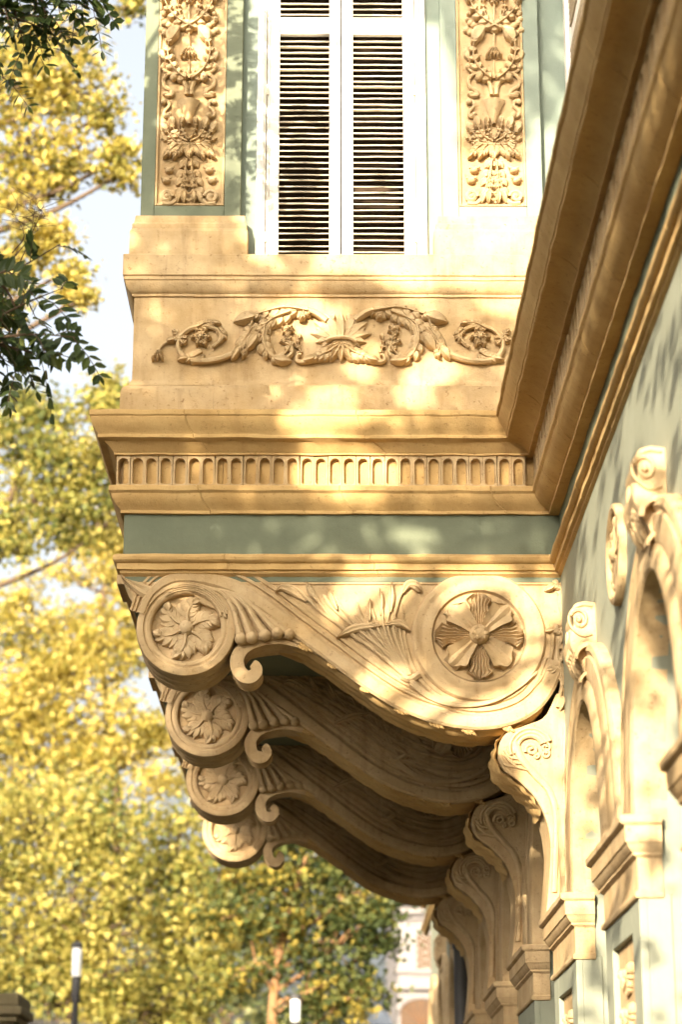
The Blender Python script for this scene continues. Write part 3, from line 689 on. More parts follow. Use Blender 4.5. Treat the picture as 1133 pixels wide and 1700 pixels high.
    # bulrush bouquet
    def reeds(mb):
        k = lambda x, y: fp(440+x/2.179, 940+y/2.179)
        root = (515, 400)
        for pts, r in (([(40,92),(85,75),(130,95),(200,165),(290,230),(400,310),(500,395)],7),([(150,75),(185,115),(240,190),(320,255),(430,330),(510,400)],6),
                       ([(210,105),(250,160),(320,220),(420,300),(512,398)],6),([(250,110),(290,170),(350,235),(440,310),(515,395)],5),([(330,130),(350,190),(380,230),(450,310),(517,395)],5),
                       ([(385,150),(400,200),(420,250),(470,330),(520,395)],5),([(420,90),(425,160),(430,220),(465,310),(522,395)],6),([(460,70),(455,140),(445,215),(475,310),(524,395)],6),
                       ([(560,95),(525,72),(495,100),(475,160),(465,220),(490,310),(528,395)],7)):
            tube(mb, [k(*p) for p in pts], lambda t, r=r: PX/2.179*(r*1.25 if t < .2 else r*.85)*(.45 if t < .03 else 1), M=M, base=.010, n=26, sides=7)
        for pts, hw in (([(150,130),(95,92),(60,82),(38,98)],13),([(500,100),(520,68),(550,72),(572,100)],13),([(190,130),(165,90),(150,62)],11),([(262,160),(240,115),(225,85)],10),([(455,170),(458,110),(460,62)],11),
                        ([(420,180),(420,120),(416,85)],9),([(380,200),(378,150),(382,120)],8),([(420,215),(340,225),(300,240),(258,264)],14),([(430,215),(480,208),(505,218),(528,242)],12)):
            blade(mb, [k(*p) for p in pts], hw*PX/2.179*1.15, .030, base=.006, M=M)
        for i in range(16):
            x = 300+i*13; y0_ = 170+random.randint(-40, 60); a = k(x, y0_); b = k(500+i*2, 385)
            tube(mb, [a, ((a[0]*.55+b[0]*.45), (a[1]*.5+b[1]*.5-.006)), b], PX/2.179*2.6, M=M, base=.006, n=10, sides=5)
        tube(mb, [k(496,402), k(525,412), k(560,392)], PX*6, M=M, base=.012, n=8)
        for off in (0, 9, 18): tube(mb, [k(525,412+off), k(600,470+off*.8), k(700,500+off*.6), k(820,490+off*.4), k(920,440+off*.2), k(985,385)], lambda t: PX*(2.6-1.2*t), M=M, base=.020, n=30, sides=6)
    sub('reed_bouquet', reeds)
    sub('corner_leaf', lambda mb: (blade(mb, local([(272,966),(250,984),(228,976),(203,961)]), 11*PX, .035, M=M), blade(mb, local([(252,1004),(232,990),(204,964)]), 15*PX, .04, base=-.02, M=M)))
    for yy in (975, 1050, 1115):
        sub('wall_leaf', lambda mb: acan(mb, local([(938,yy+14),(928,yy-4),(905,yy+8 if yy < 1000 else yy)]), 11*PX, .022, 3, M=M, tip=.5))
    sub('wall_stem', lambda mb: (tube(mb, local([(938,960),(930,1000),(938,1040),(926,1085),(934,1130),(926,1175)]), 3.5*PX, M=M, base=.01, n=24), acan(mb, local([(936,1070),(930,1105),(910,1120)]), 10*PX, .024, 3, M=M), acan(mb, local([(938,1080),(938,1140),(930,1180)]), 7*PX, .02, 3, M=M)))
    # top plate tying the bracket to the string course, with raking front board
    def plate(mb):
        mb.box((fp(194,960)[0], -.008, 4.648), (XW-.002, TH-.01, 4.698))
        mb.prism_y([fp(205,962), fp(330,962), fp(330,990), fp(262,1000), fp(240,985)], .05, TH-.03)
    sub('top_plate', plate, STONE, wear=.001, bevel=.004)
    # lower leg with scrolled knob
    def leg(mb):
        L = curve(local([(925,1150),(905,1190),(872,1204),(840,1218),(828,1245),(835,1275),(862,1296),(888,1322),(905,1352),(914,1390),(915,1430),(910,1495),(908,1520)]), 44)
        mb.prism_y([tuple(p) for p in L]+local([(985,1520),(985,1150)]), 0.002, TH-.002, 4)
    lg = sub('leg', leg, STONE, wear=.0018, bevel=.008, smooth=40)
    def knob(mb):
        k = lambda x, y: fp(720+x/4.722, 1200+y/4.722); s_ = PX/4.722
        for i, r in enumerate((128, 104, 80)):
            tube(mb, [k(760+r*1.25*math.cos(R(a))*1.0, 200-r*1.25*math.sin(R(a))*.95) for a in range(200, 5, -15)], lambda t: s_*(12+9*t), M=M, base=.006, n=26, sides=7)
        tube(mb, spiral(*k(770,215), 48*s_, 10*s_, 200, -1.4, 24), lambda t: s_*(16-5*t), M=M, base=.006, n=30, sides=7)
        for p, r in (((880,195),38),((880,245),34),((810,262),22)): tube(mb, spiral(*k(*p), r*s_, r*.3*s_, 90, -1.2, 16), 11*s_, M=M, base=.005, n=20, sides=6)
        for a, b, c in (((560,215),(600,270),(690,285)),((565,255),(610,310),(700,320)),((600,290),(650,345),(740,370)),((520,250),(560,330),(660,350))):
            tube(mb, [k(*a), k(*b), k(*c)], lambda t: s_*(16-8*t), M=M, base=.004, n=14, sides=6)
        tube(mb, [k(640,150), k(690,280), k(800,410), k(900,520), k(950,650), k(965,800), k(960,1000), k(950,1330)], lambda t: s_*(30-8*t), M=M, base=-.002, n=40, sides=8)
        tube(mb, [k(1030,0), k(1025,500), k(1030,1330)], s_*12, M=M, base=.0, n=14, sides=6)
    sub('knob_scroll', knob)
    def knobunder(mb):           # acanthus wrapping the knob's front, across its depth
        L = curve(local([(872,1204),(840,1218),(828,1245),(835,1275),(862,1296),(888,1322),(902,1350)]), 30); rows = []
        for i, c in enumerate(L):
            T = L[min(i+1, 30)]-L[max(i-1, 0)]; T = T/np.linalg.norm(T); nn = (T[1], -T[0]); row = []
            for j in range(25):
                u = j/24; hgt = .006+.012*math.sin(math.pi*i/30)*(1+math.cos(u*2*math.pi*5+i*.12))/1.2+.006*math.sin(i*1.7+u*9)
                row.append((c[0]+nn[0]*hgt, .012+(TH-.024)*u, c[1]+nn[1]*hgt))
            rows.append(row)
        mb.grid(rows)
    sub('knob_leaf', knobunder, CORN, smooth=60)
    return body
for i in range(4): make_console(i)
WOFF[0] = 0

# ================================================================== arcade of the long wall
ZS, ZC, HS = 2.97, 3.75, .56            # spring line, crown, half span
YB = YE+.6
def arch_pts(yc, f, n=22):
    a, b = HS+.47*f, (ZC-ZS)+.25*f
    return [(yc+a*math.cos(math.pi*i/n), ZS+b*math.sin(math.pi*i/n)) for i in range(n+1)]
centres = [9.74+STEP*i for i in range(-3, 8)]
def wall_bay(yc):
    y0, y1 = yc-STEP/2, yc+STEP/2; pts = arch_pts(yc, 0); m = MB()
    m.grid([[(XW, y, 4.80) for y, z in pts], [(XW, y, z) for y, z in pts], [(XW+.50, y, z) for y, z in pts]])
    m.add([(XW, y1, 0), (XW, yc+HS, 0), (XW, yc+HS, ZS), (XW, yc+HS, 4.8), (XW, y1, 4.8)], [(0,1,2,3,4)]); m.add([(XW, y0, 0), (XW, yc-HS, 0), (XW, yc-HS, ZS), (XW, yc-HS, 4.8), (XW, y0, 4.8)], [(0,1,2,3,4)])
    for sg in (-1, 1): m.add([(XW, yc+sg*HS, 0), (XW+.5, yc+sg*HS, 0), (XW+.5, yc+sg*HS, ZS), (XW, yc+sg*HS, ZS)], [(0,1,2,3)])
    return m
for k, yc in enumerate(centres):
    m = wall_bay(yc); m.build('arcade_wall', GREENW, PAL, smooth=30, recalc=False)
bk = MB(); bk.box((XW+.48, 3.2, 0), (XW+.6, 27, 4.9)); bk.build('back_wall', GREENW, PAL, smooth=0)
def rect_course(mb, prof, ya, yb, xb):
    """profile [(projection from the pier face, z)] round the three free sides of a pier"""
    XF = 1.15; rows = []
    for p, z in prof:
        a = [(xb, ya-p*.75, z), (XF-p, ya-p*.75, z), (XF-p, yb+p*.75, z), (xb, yb+p*.75, z)]
        rows.append(subd(a, .06) if False else a)
    cols = []
    for z in rows:
        r = []
        for i in range(3):
            a, b = np.array(z[i]), np.array(z[i+1]); mct = (3, 16, 3)[i]
            r += [tuple(a+(b-a)*t/mct) for t in range(mct)]
        cols.append(r+[z[3]])
    mb.grid(cols)
def make_pier(y):
    ya, yb = y-.55, y+.55
    m = MB(); m.box((1.180, ya+.041, 0), (1.27, yb-.041, 2.69))
    p = m.build('pier', GREENW, PAL, bevel=.004)
    m = MB(); pw, pz = .30, 2.57
    m.box((1.15, ya+.04, .001), (1.181, y-pw, 2.689)); m.box((1.15, y+pw, .001), (1.181, yb-.04, 2.689)); m.box((1.1505, y-pw, pz), (1.181, y+pw, 2.688)); m.box((1.1505, y-pw, .002), (1.181, y+pw, .9))
    m.build('pier_facing', GREENW, p, bevel=.004)
    m = MB(); rect_course(m, [(0,2.672),(.012,2.674),(.016,2.683),(.014,2.696),(.004,2.702),(.002,2.708),(.002,2.818),(.012,2.826),(.018,2.830),(.018,2.840),(.024,2.844),(.036,2.862),(.040,2.872),(.046,2.876),(.048,2.935),(.060,2.940),(.066,2.946),(.068,2.968),(.060,2.974),(-.04,2.976)], ya+.04, yb-.04, 1.24)
    m.build('capital', STONE, p, wear=.0022, wsc=14, smooth=28)
    # recessed carved panel on the pier front
    m = MB(); m.box((1.174, y-pw+.001, .901), (1.1805, y+pw-.001, pz-.001))
    m.build('pier_panel', STONE, p, bevel=.003)
    m = MB(); Mw = lambda u, z, wv: (1.174-wv, y+u, z)
    for k in range(9):
        zz = 2.45-k*.15
        for sg in (-1, 1): acan(m, [(0, zz-.06), (sg*.07, zz-.03), (sg*.15, zz+.03)], .035, .025, 4, .45, M=Mw)
        ball(m, 0, zz, .006, .022, M=Mw)
    m.build('panel_leaf', CARVED, p)
    return p
pier0 = make_pier(10.80)
for i in (-3, -2, -1, 1, 2, 3, 4, 5, 6):
    c = pier0.copy(); COL.objects.link(c); c.parent = PAL; c.location = (0, STEP*i, 0)
    for ch in pier0.children:
        d = ch.copy(); COL.objects.link(d); d.parent = c
def make_archivolt(yc):
    m = MB()
    prof = [(1.0,0),(1.0,.040),(.96,.052),(.86,.056),(.82,.048),(.78,.046),(.74,.054),(.42,.058),(.36,.052),(.31,.058),(.27,.066),(.12,.070),(.03,.068),(0,.060),(0,-.03),(.0,-.06)]
    rows = []
    outs = [arch_pts(yc, f-(.004 if k > 12 else 0), 46) for k, (f, _) in enumerate(prof)]
    for i in range(47): rows.append([(XW-wv, outs[k][i][0], outs[k][i][1]) for k, (o, wv) in enumerate(prof)])
    m.grid(rows); return m.build('archivolt', STONE, PAL, wear=.0018, wsc=10, smooth=30)
A0 = make_archivolt(9.74)
for i in (-3, -2, -1, 1, 2, 3, 4, 5, 6, 7):
    c = A0.copy(); COL.objects.link(c); c.parent = PAL; c.location = (0, STEP*i, 0)
def make_keystone(yc):
    """bracket keystone: scroll above, hollow leaf hood below, square foot"""
    hw = .14; m = MB(); QK = .66
    prof = [(0,4.34),(.10,4.345),(.17,4.325),(.20,4.29),(.205,4.25),(.185,4.215),(.20,4.17),(.235,4.12),(.225,4.06),(.185,4.00),(.15,3.95),(.135,3.90),(.13,3.865),(.135,3.855),(.165,3.85),(.168,3.82),(0,3.82)]
    kz = lambda z: 3.78+(z-3.82)*.77
    prof = [(0,4.165),(.045,4.186),(.085,4.178),(.104,4.155),(.108,4.125),(.098,4.095),(.108,4.06),(.122,4.02),(.116,3.975),(.095,3.93),(.072,3.89),(.056,3.855),(.050,3.835),(.064,3.828),(.066,3.782),(0,3.78)]
    L = curve([(1-a, b) for a, b in prof[1:]], 48)
    poly = [(XW-(1-p[0]), p[1]) for p in L]+[(XW, 3.78), (XW, 4.18)]
    m.prism_y(poly, yc-hw, yc+hw, 6)
    ks = m.build('keystone', CARVED, PAL, wear=.003, wsc=12, bevel=.006, smooth=40)
    Ms = lambda u, z, wv: (XW-u*QK, yc-hw-wv, kz(z))
    m = MB()
    tube(m, spiral(.115, 4.235, .065, .012, 20, 1.4, 28), lambda t: .014-.006*t, M=Ms, base=.004, n=40)
    tube(m, [(.02,4.32),(.09,4.325),(.15,4.30),(.185,4.25),(.17,4.19),(.10,4.14),(.03,4.15)], .010, M=Ms, base=.002, n=30)
    ball(m, .115, 4.235, .004, .02, M=Ms)
    m.build('side_scroll', CARVED, ks, wear=.001)
    m = MB()                      # curling hood on the near flank
    for zc, rr, dd in ((4.02, .085, .07), (3.885, .055, .06)):
        rows = []
        for i in range(13):
            a = math.pi*i/12
            o = [(.075+rr*1.15*math.cos(a), zc-.04+rr*1.2*math.sin(a)), (.075+rr*.82*math.cos(a), zc-.04+rr*.88*math.sin(a))]
            rows.append([Ms(o[1][0], o[1][1], -.01), Ms(o[1][0], o[1][1], dd*.95), Ms(o[0][0], o[0][1], dd), Ms(o[0][0], o[0][1]+.008, -.01)])
        m.grid(rows)
    m.build('leaf_hood', CARVED, ks, wear=.002, smooth=50)
    m = MB(); Mf = lambda u, z, wv: (XW-.100-wv+max(0, (4.05-z))*.28, yc+u, kz(z))
    for sg in (-1, 0, 1): acan(m, [(sg*.02, 4.20), (sg*.05, 4.12), (sg*.065, 4.02), (sg*.05, 3.92)], .040, .018, 6, .4, M=Mf, tip=.2)
    m.build('front_leaf', CARVED, ks, wear=.001)
    return ks
K0 = make_keystone(9.74)
for i in (-2, -1, 1, 2, 3, 4, 5, 6):
    c = K0.copy(); COL.objects.link(c); c.parent = PAL; c.location = (0, STEP*i, 0)
    for ch in K0.children:
        d = ch.copy(); COL.objects.link(d); d.parent = c
def make_medallion(y, z):
    Mw = lambda u, zz, wv: (XW-wv, u, zz)
    m = MB(); r = .212
    lathe(m, y, z, [(r,-.01),(r,.020),(r*.97,.032),(r*.90,.034),(r*.84,.026),(r*.80,.004),(r*.6,.003),(.001,.003)], M=Mw, seg=48)
    md = m.build('medallion', STONE, PAL, wear=.0015, smooth=32)
    m = MB()
    for k in range(8):
        a = R(45*k); acan(m, [(y+.03*math.cos(a), z+.03*math.sin(a)), (y+.10*math.cos(a), z+.10*math.sin(a)), (y+.168*math.cos(a), z+.168*math.sin(a))], .075, .018, 5, .4, M=Mw, base=.004, tip=.3, root=.2)
    ball(m, y, z, .014, .035, M=Mw, seg=12)
    m.build('rosette', CARVED, md, wear=.001); return md
MD = make_medallion(8.745, 4.155)
for i in (-1, 4, 5):
    c = MD.copy(); COL.objects.link(c); c.parent = PAL; c.location = (0, STEP*i, 0)
    for ch in MD.children:
        d = ch.copy(); COL.objects.link(d); d.parent = c
# downpipe beyond the bay
m = MB(); tube3(m, [(1.11, 18.35, 5.0), (1.11, 18.35, 2.5), (1.11, 18.35, 0.02)], .062, n=12, sides=14)
dpp = m.build('downpipe', PIPE, PAL)
for z in (3.6, 1.8):
    m = MB(); tube3(m, [(1.11, 18.35, z), (1.11, 18.35, z+.03), (1.11, 18.35, z+.06)], .072, n=4, sides=14); m.build('pipe_collar', PIPE, dpp)

# ================================================================== far buildings and street furniture
WB = thing('white_building', 'pale white rendered corner building with moulded cornices beyond the palace', 'building')
def wb(px, py): return at(px, py, 60.0)
wx = wb(661, 1600)[0]; tz = 12.5
boxo('wall', (wx, 60, -.14), (9, 72, tz), PALE, WB, bevel=.03)
for py0, py1, pj in ((1488, 1500, .35), (1513, 1519, .2), (1523, 1528, .12), (1609, 1616, .12), (1636, 1644, .22)):
    a, b = wb(661, py1)[2], wb(661, py0)[2]; boxo('cornice', (wx-pj, 60-pj, a), (9+pj, 60.2, b), PALE, WB, bevel=.03)
boxo('roof', (wx-.5, 59.5, tz+.002), (9.5, 72.5, tz+.4), PALE, WB, bevel=.05)
for k in range(3):
    xc = wb(706, 1570)[0]+k*2.4; za, zb_ = wb(706, 1612)[2]-.0, wb(706, 1552)[2]
    boxo('window_surround', (xc-.36, 59.93, za-.12), (xc+.36, 60.05, zb_+.14), PALE, WB, bevel=.02)
    w_ = boxo('window', (xc-.22, 59.90, za), (xc+.22, 59.96, zb_), DARKIN, WB, bevel=0)
    g = MB()
    for i in range(5):
        for sg in (-1, 1):
            z0 = za+(zb_-za)*i/5; z1 = za+(zb_-za)*(i+1)/5
            g.add([(xc-sg*.2-.006, 59.88, z0), (xc-sg*.2+.006, 59.88, z0), (xc+sg*.2+.006, 59.88, z1), (xc+sg*.2-.006, 59.88, z1)], [(0,1,2,3)])
    g.build('grille', WHITE, w_, smooth=0)
    m = MB(); ax = wb(700, 1700)[0]+k*2.4; az = wb(700, 1700)[2]
    Mz = lambda u, z, wv: (u, 59.95-wv, z)
    pts = [(ax+.55*math.cos(math.pi*i/16), az+.28+.35*math.sin(math.pi*i/16)) for i in range(17)]
    m.add([(x, 59.93, z) for x, z in pts]+[(ax-.55, 59.93, 1), (ax+.55, 59.93, 1)], [tuple(range(19))]); aw = m.build('arched_window', DARKIN, WB, smooth=0)
    for ga in range(1, 6):
        m = MB(); a_ = math.pi*ga/6; tube(m, [(ax, az-.02), (ax+.5*math.cos(a_), az+.28+.32*math.sin(a_))], .018, M=Mz, base=.03, n=2, sides=4); m.build('glazing_bar', BROWNW, aw)
    m = MB(); tube(m, [(ax+.62*math.cos(math.pi*i/16), az+.28+.42*math.sin(math.pi*i/16)) for i in range(17)], .07, M=Mz, base=.0, n=32); m.build('arch_surround', PALE, aw)
KI = thing('kiosk', 'small grey roofed kiosk low beside the white building', 'kiosk')
k0 = at(600, 1700, 48); k1 = at(652, 1684, 48)
m = MB(); m.prism_y([(k0[0], k0[2]-.05), (k1[0], k0[2]-.05), (k1[0]-.1, k1[2]), (k0[0]+.32, k1[2]+.05)], 47.6, 51); m.build('roof', stony('grey_slate', (.16,.18,.21), (.13,.15,.175), (.08,.09,.1)), KI)
boxo('wall', (k0[0]+.1, 47.9, -.14), (k1[0]-.1, 50.8, k0[2]-.052), PALE, KI)
LAMPG = new_mat('lamp_glass'); LAMPG[3].inputs['Base Color'].default_value = (.85,.84,.80,1); LAMPG[3].inputs['Roughness'].default_value = .35; LAMPG = LAMPG[0]
def lamp(px, py0, py1, y, label):
    t = at(px, py0, y); b = at(px, py1, y); r = 8.2*y/FPX
    L = thing('street_lamp', label, 'street lamp', 'cylindrical street lamps', (t[0], y, -.15)); ht = t[2]+.15; hb = b[2]+.15
    Mz = lambda rr, z: [(rr*math.cos(2*math.pi*k/18), rr*math.sin(2*math.pi*k/18), z) for k in range(18)]
    m = MB(); m.grid([Mz(.10,0), Mz(.10,.5), Mz(.055,.6), Mz(r*.62,hb-.3), Mz(r*.8,hb-.28), Mz(r*.85,hb-.02), Mz(r*.7,hb)], True); m.build('post', PIPE, L)
    m = MB(); m.grid([Mz(.02,hb), Mz(r*.95,hb+.003), Mz(r,hb+.02), Mz(r,ht-.02), Mz(r*.9,ht), Mz(.01,ht)], True); m.build('lantern', LAMPG, L)
    m = MB(); m.grid([Mz(r*.7,ht+.002), Mz(r*1.15,ht+.004), Mz(r*1.15,ht+.05), Mz(r*.6,ht+.075), Mz(.005,ht+.08)], True); m.build('lamp_cap', PIPE, L)
lamp(128, 1574, 1622, 27, 'tall lamp with white cylindrical lantern and dark post, nearer and larger of two')
lamp(491, 1660, 1696, 28, 'small distant lamp with white cylindrical lantern below the bay brackets')
GP = thing('gate_pillar', 'weathered brown stone gate pillar with moulded cap at the picture edge', 'pillar')
GPM = stony('mossy_stone', (.20,.155,.09), (.15,.125,.06), (.07,.06,.03), bump=.6)
a = at(12, 1650, 20); bz = at(12, 1690, 20)[2]
m = MB(); m.box((a[0]-.75, 20, -.14), (a[0]+.04, 20.7, bz-.10)); m.build('shaft', GPM, GP, bevel=.02)
m = MB()
for i, (p, z0, z1) in enumerate(((.02, bz-.10, bz-.04), (.06, bz-.04, bz+.02), (.10, bz+.02, bz+.10), (.07, bz+.10, a[2]))): m.box((a[0]-.75-p, 20-p, z0+.001), (a[0]+.04+p, 20.7+p, z1))
m.build('cap', GPM, GP, bevel=.015)
PF = thing('picket_fence', 'pale picket fence running away behind the gate pillar', 'fence')
pk = None
for i in range(26):
    t = at(26+i*6.5, 1684+i*.7, 24+i*.35)
    m = MB(); m.add([(-.02,-.01,-.14),(.02,-.01,-.14),(.02,-.01,t[2]-.05),(0,-.01,t[2]),(-.02,-.01,t[2]-.05),(-.02,.01,-.14),(.02,.01,-.14),(.02,.01,t[2]-.05),(0,.01,t[2]),(-.02,.01,t[2]-.05)], [(0,1,2,3,4),(9,8,7,6,5),(0,5,6,1),(1,6,7,2),(2,7,8,3),(3,8,9,4),(4,9,5,0)])
    m.build('picket', PALE, PF, loc=(t[0], t[1], 0), smooth=0)
a, b = at(20, 1700, 24), at(195, 1702, 33)
m = MB(); tube3(m, [(a[0], 24, a[2]-.1), ((a[0]+b[0])/2, 28.5, (a[2]+b[2])/2-.1), (b[0], 33, b[2]-.1)], .03, n=6, sides=6); m.build('rail', PALE, PF)

# ================================================================== trees
def leaf_mesh(name, P, size, mat, parent, tint, shape='plane', droop=.3):
    """many small leaves: P centres (n,3), size (n,), tint (n,)"""
    n = len(P)
    if shape == 'plane': base = np.array([(0,0,0),(.32,.05,.03),(.5,.34,0),(.26,.42,.04),(.0,1,-.1),(-.26,.42,.04),(-.5,.34,0),(-.32,.05,.03)])*1.0; faces = [(0,1,2,3,4),(0,4,5,6,7)]
    elif shape == 'oval': base = np.array([(0,0,0),(.2,.3,.03),(.2,.62,.03),(0,1,-.06),(-.2,.62,.03),(-.2,.3,.03)]); faces = [(0,1,2,3),(0,3,4,5)]
    else: base = np.array([(0,0,0),(.36,.5,.05),(0,1,-.08),(-.36,.5,.05)]); faces = [(0,1,2),(0,2,3)]
    base = base-np.array([0,.5,0])
    a = rng.uniform(0, 2*np.pi, n); b = rng.normal(-droop, .7, n); c = rng.normal(0, .7, n)
    ca, sa, cb, sb, cc, sc2 = np.cos(a), np.sin(a), np.cos(b), np.sin(b), np.cos(c), np.sin(c)
    def rot(p):
        x, y, z = p
        x1 = x*cc+z*sc2; z1 = -x*sc2+z*cc
        y2 = y*cb-z1*sb; z2 = y*sb+z1*cb
        return np.stack([x1*ca-y2*sa, x1*sa+y2*ca, z2], 1)
    V = np.stack([rot(p)*size[:, None]+P for p in base], 1)
    k = len(base); nf = len(faces); fl = len(faces[0])
    me = bpy.data.meshes.new(name)
    me.vertices.add(n*k); me.vertices.foreach_set('co', V.reshape(-1).astype(np.float32))
    F = (np.arange(n)[:, None, None]*k+np.array(faces)[None]).reshape(-1)
    me.loops.add(len(F)); me.loops.foreach_set('vertex_index', F.astype(np.int32))
    me.polygons.add(n*nf); me.polygons.foreach_set('loop_start', np.arange(0, n*nf*fl, fl, dtype=np.int32)); me.polygons.foreach_set('loop_total', np.full(n*nf, fl, dtype=np.int32))
    at_ = me.attributes.new('tint', 'FLOAT', 'FACE'); at_.data.foreach_set('value', np.repeat(tint, nf).astype(np.float32))
    me.update(calc_edges=True); me.materials.append(mat)
    o = bpy.data.objects.new(name, me); COL.objects.link(o)
    if parent: o.parent = parent
    return o
def tree(label, mat, y, blobs, trunk, leaf=.105, dens=1.0, bmat=BARK, tone=(.5,.22), group='autumn street trees', shape='plane', thick=.6, tr=.16):
    T = thing('plane_tree', label, 'tree', group)
    P, S, TI, tips = [], [], [], []
    for (px, py, r, *rest) in blobs:
        dy = rest[0] if rest else 0; dt = rest[1] if len(rest) > 1 else 0
        c = np.array(at(px, py, y+dy)); rm = r*(y+dy)*1.05/FPX
        ncl = max(5, int(26*dens*(r/100)**2)); lf = leaf
        per = int(np.clip(72*dens*(.105/leaf)**2*(y/30)**2*.75, 18, 170))
        q = rng.normal(size=(ncl, 3)); q /= np.linalg.norm(q, axis=1)[:, None]; q *= (rng.uniform(.1, 1, ncl)**.45)[:, None]
        cl = c+q*np.array([rm, rm*thick, rm*.92]); tips.append((c, rm, cl))
        for k in range(ncl):
            sp = rm*.17+.09
            pp = cl[k]+rng.normal(size=(per, 3))*np.array([sp, sp, sp*.6]); P.append(pp)
            S.append(rng.uniform(.55, 1.45, per)*lf); TI.append(np.clip(rng.normal(tone[0]+dt+rng.normal(0, .24), tone[1]*.8, per), 0, 1))
    P = np.concatenate(P); leaf_mesh('crown', P, np.concatenate(S), mat, T, np.concatenate(TI), shape)
    b0 = np.array(at(*trunk, y)); m = MB()
    zt_ = max(c[2] for c, _, _ in tips); zl = min(c[2] for c, _, _ in tips)
    xm = sum(c[0] for c, _, _ in tips)/len(tips)
    ax = lambda z: np.array([b0[0]+(xm-b0[0])*max(0, min(1, (z-b0[2])/max(.5, zt_-b0[2])))**1.3+.12*math.sin(z*1.1+y), y+.1*math.sin(z*.8), z])
    rt = lambda z: tr*max(.18, 1-.8*max(0, z-b0[2]*.6)/max(1, zt_-b0[2]*.6))
    zs = [-.15, .6]+list(np.linspace(1.2, zt_-.2, 12))
    tube3(m, [tuple(ax(z)) for z in zs], lambda t: rt(-.15+(zt_+.15)*t), n=40, sides=9)
    for c, rm, cl in tips:
        zh = max(1.5, min(zt_-.4, c[2]-.55*np.linalg.norm(c[:2]-ax(c[2])[:2])-.2)); o_ = ax(zh); ln = np.linalg.norm(o_-c); o_ = o_ if ln < 2.0 else c+(o_-c)*2.0/ln; mid = o_*.45+c*.55+np.array([random.gauss(0,.12), 0, -.1])
        tube3(m, [tuple(o_), tuple(mid), tuple(c)], lambda t: min(.07, rt(zh)*.6)*(1-.72*t), n=12, sides=6)
        for k in range(0, min(len(cl), 12)):
            tube3(m, [tuple(c*.75+mid*.25), tuple((c+cl[k])/2+np.array([0,0,.08])), tuple(cl[k])], lambda t: .018*(1-.7*t), n=5, sides=4)
    m.build('trunk', bmat, T, recalc=False)
    return T
tree('bright yellow plane tree reaching in at the upper left edge', YEL, 23, [(40,140,95),(120,150,75),(175,195,48),(205,255,34),(150,255,52),(50,230,80),(200,290,24),(30,330,70),(95,300,38),(215,8,24),(110,70,60),(20,70,70),(25,420,60),(10,500,50),(100,385,26),(112,450,24),(130,500,18),(60,410,34)], (-320,640), leaf=.08, tone=(.6,.2), dens=.95)
tree('olive green and yellow plane tree left of the bay cornice', OLV, 29, [(30,720,85),(100,760,90),(60,830,80),(20,900,60),(150,690,55),(175,770,60),(120,850,60),(180,870,50),(50,660,40),(170,650,40)], (-260,1500), tone=(.72,.22), leaf=.082, dens=1.0)
tree('large golden plane tree behind the scroll brackets', YEL, 37, [(190,960,70,0,.05),(150,1060,90),(60,1100,100),(210,1090,60),(40,1010,60),(100,1190,100),(220,1220,60),(30,1200,80),(270,1290,60),(150,1290,80),(270,1210,36),(190,720,50,2),(110,930,40),(160,900,50),(215,900,30),(20,1290,90),(215,830,40)], (185,1560), tone=(.66,.2), leaf=.09, dens=1.0, tr=.11)
tree('yellow green plane tree with brown limbs beside the lamp', OLV, 32.5, [(60,1380,110),(190,1380,100),(300,1400,70),(120,1490,110),(250,1490,90),(40,1560,100),(180,1590,100),(320,1530,80),(90,1660,100),(250,1680,90),(10,1450,80),(350,1460,60),(330,1630,70,0,-.1)], (122,1640), tone=(.82,.2), leaf=.085, tr=.1, dens=.95)
tree('dense green plane tree with orange-lit trunk below the bay', GRN, 31, [(500,1450,80,0,.2),(580,1480,75),(620,1560,50),(560,1570,80),(440,1480,70,0,.3),(470,1550,70,0,.25),(390,1520,60,0,.3),(520,1640,70),(600,1640,50),(640,1500,28),(420,1600,55,0,.3),(560,1420,40),(380,1450,50,0,.3),(470,1400,50,0,.3)], (462,1720), bmat=BARKO, tone=(.5,.22), leaf=.085, tr=.11)
tree('pale green far tree between the two lamps', TEAL, 52, [(360,1600,80),(300,1650,80),(420,1640,70),(380,1690,70),(240,1640,80),(560,1690,60),(140,1600,90),(50,1640,90),(470,1690,60)], (370,1720), leaf=.16, tone=(.5,.22), dens=.8)

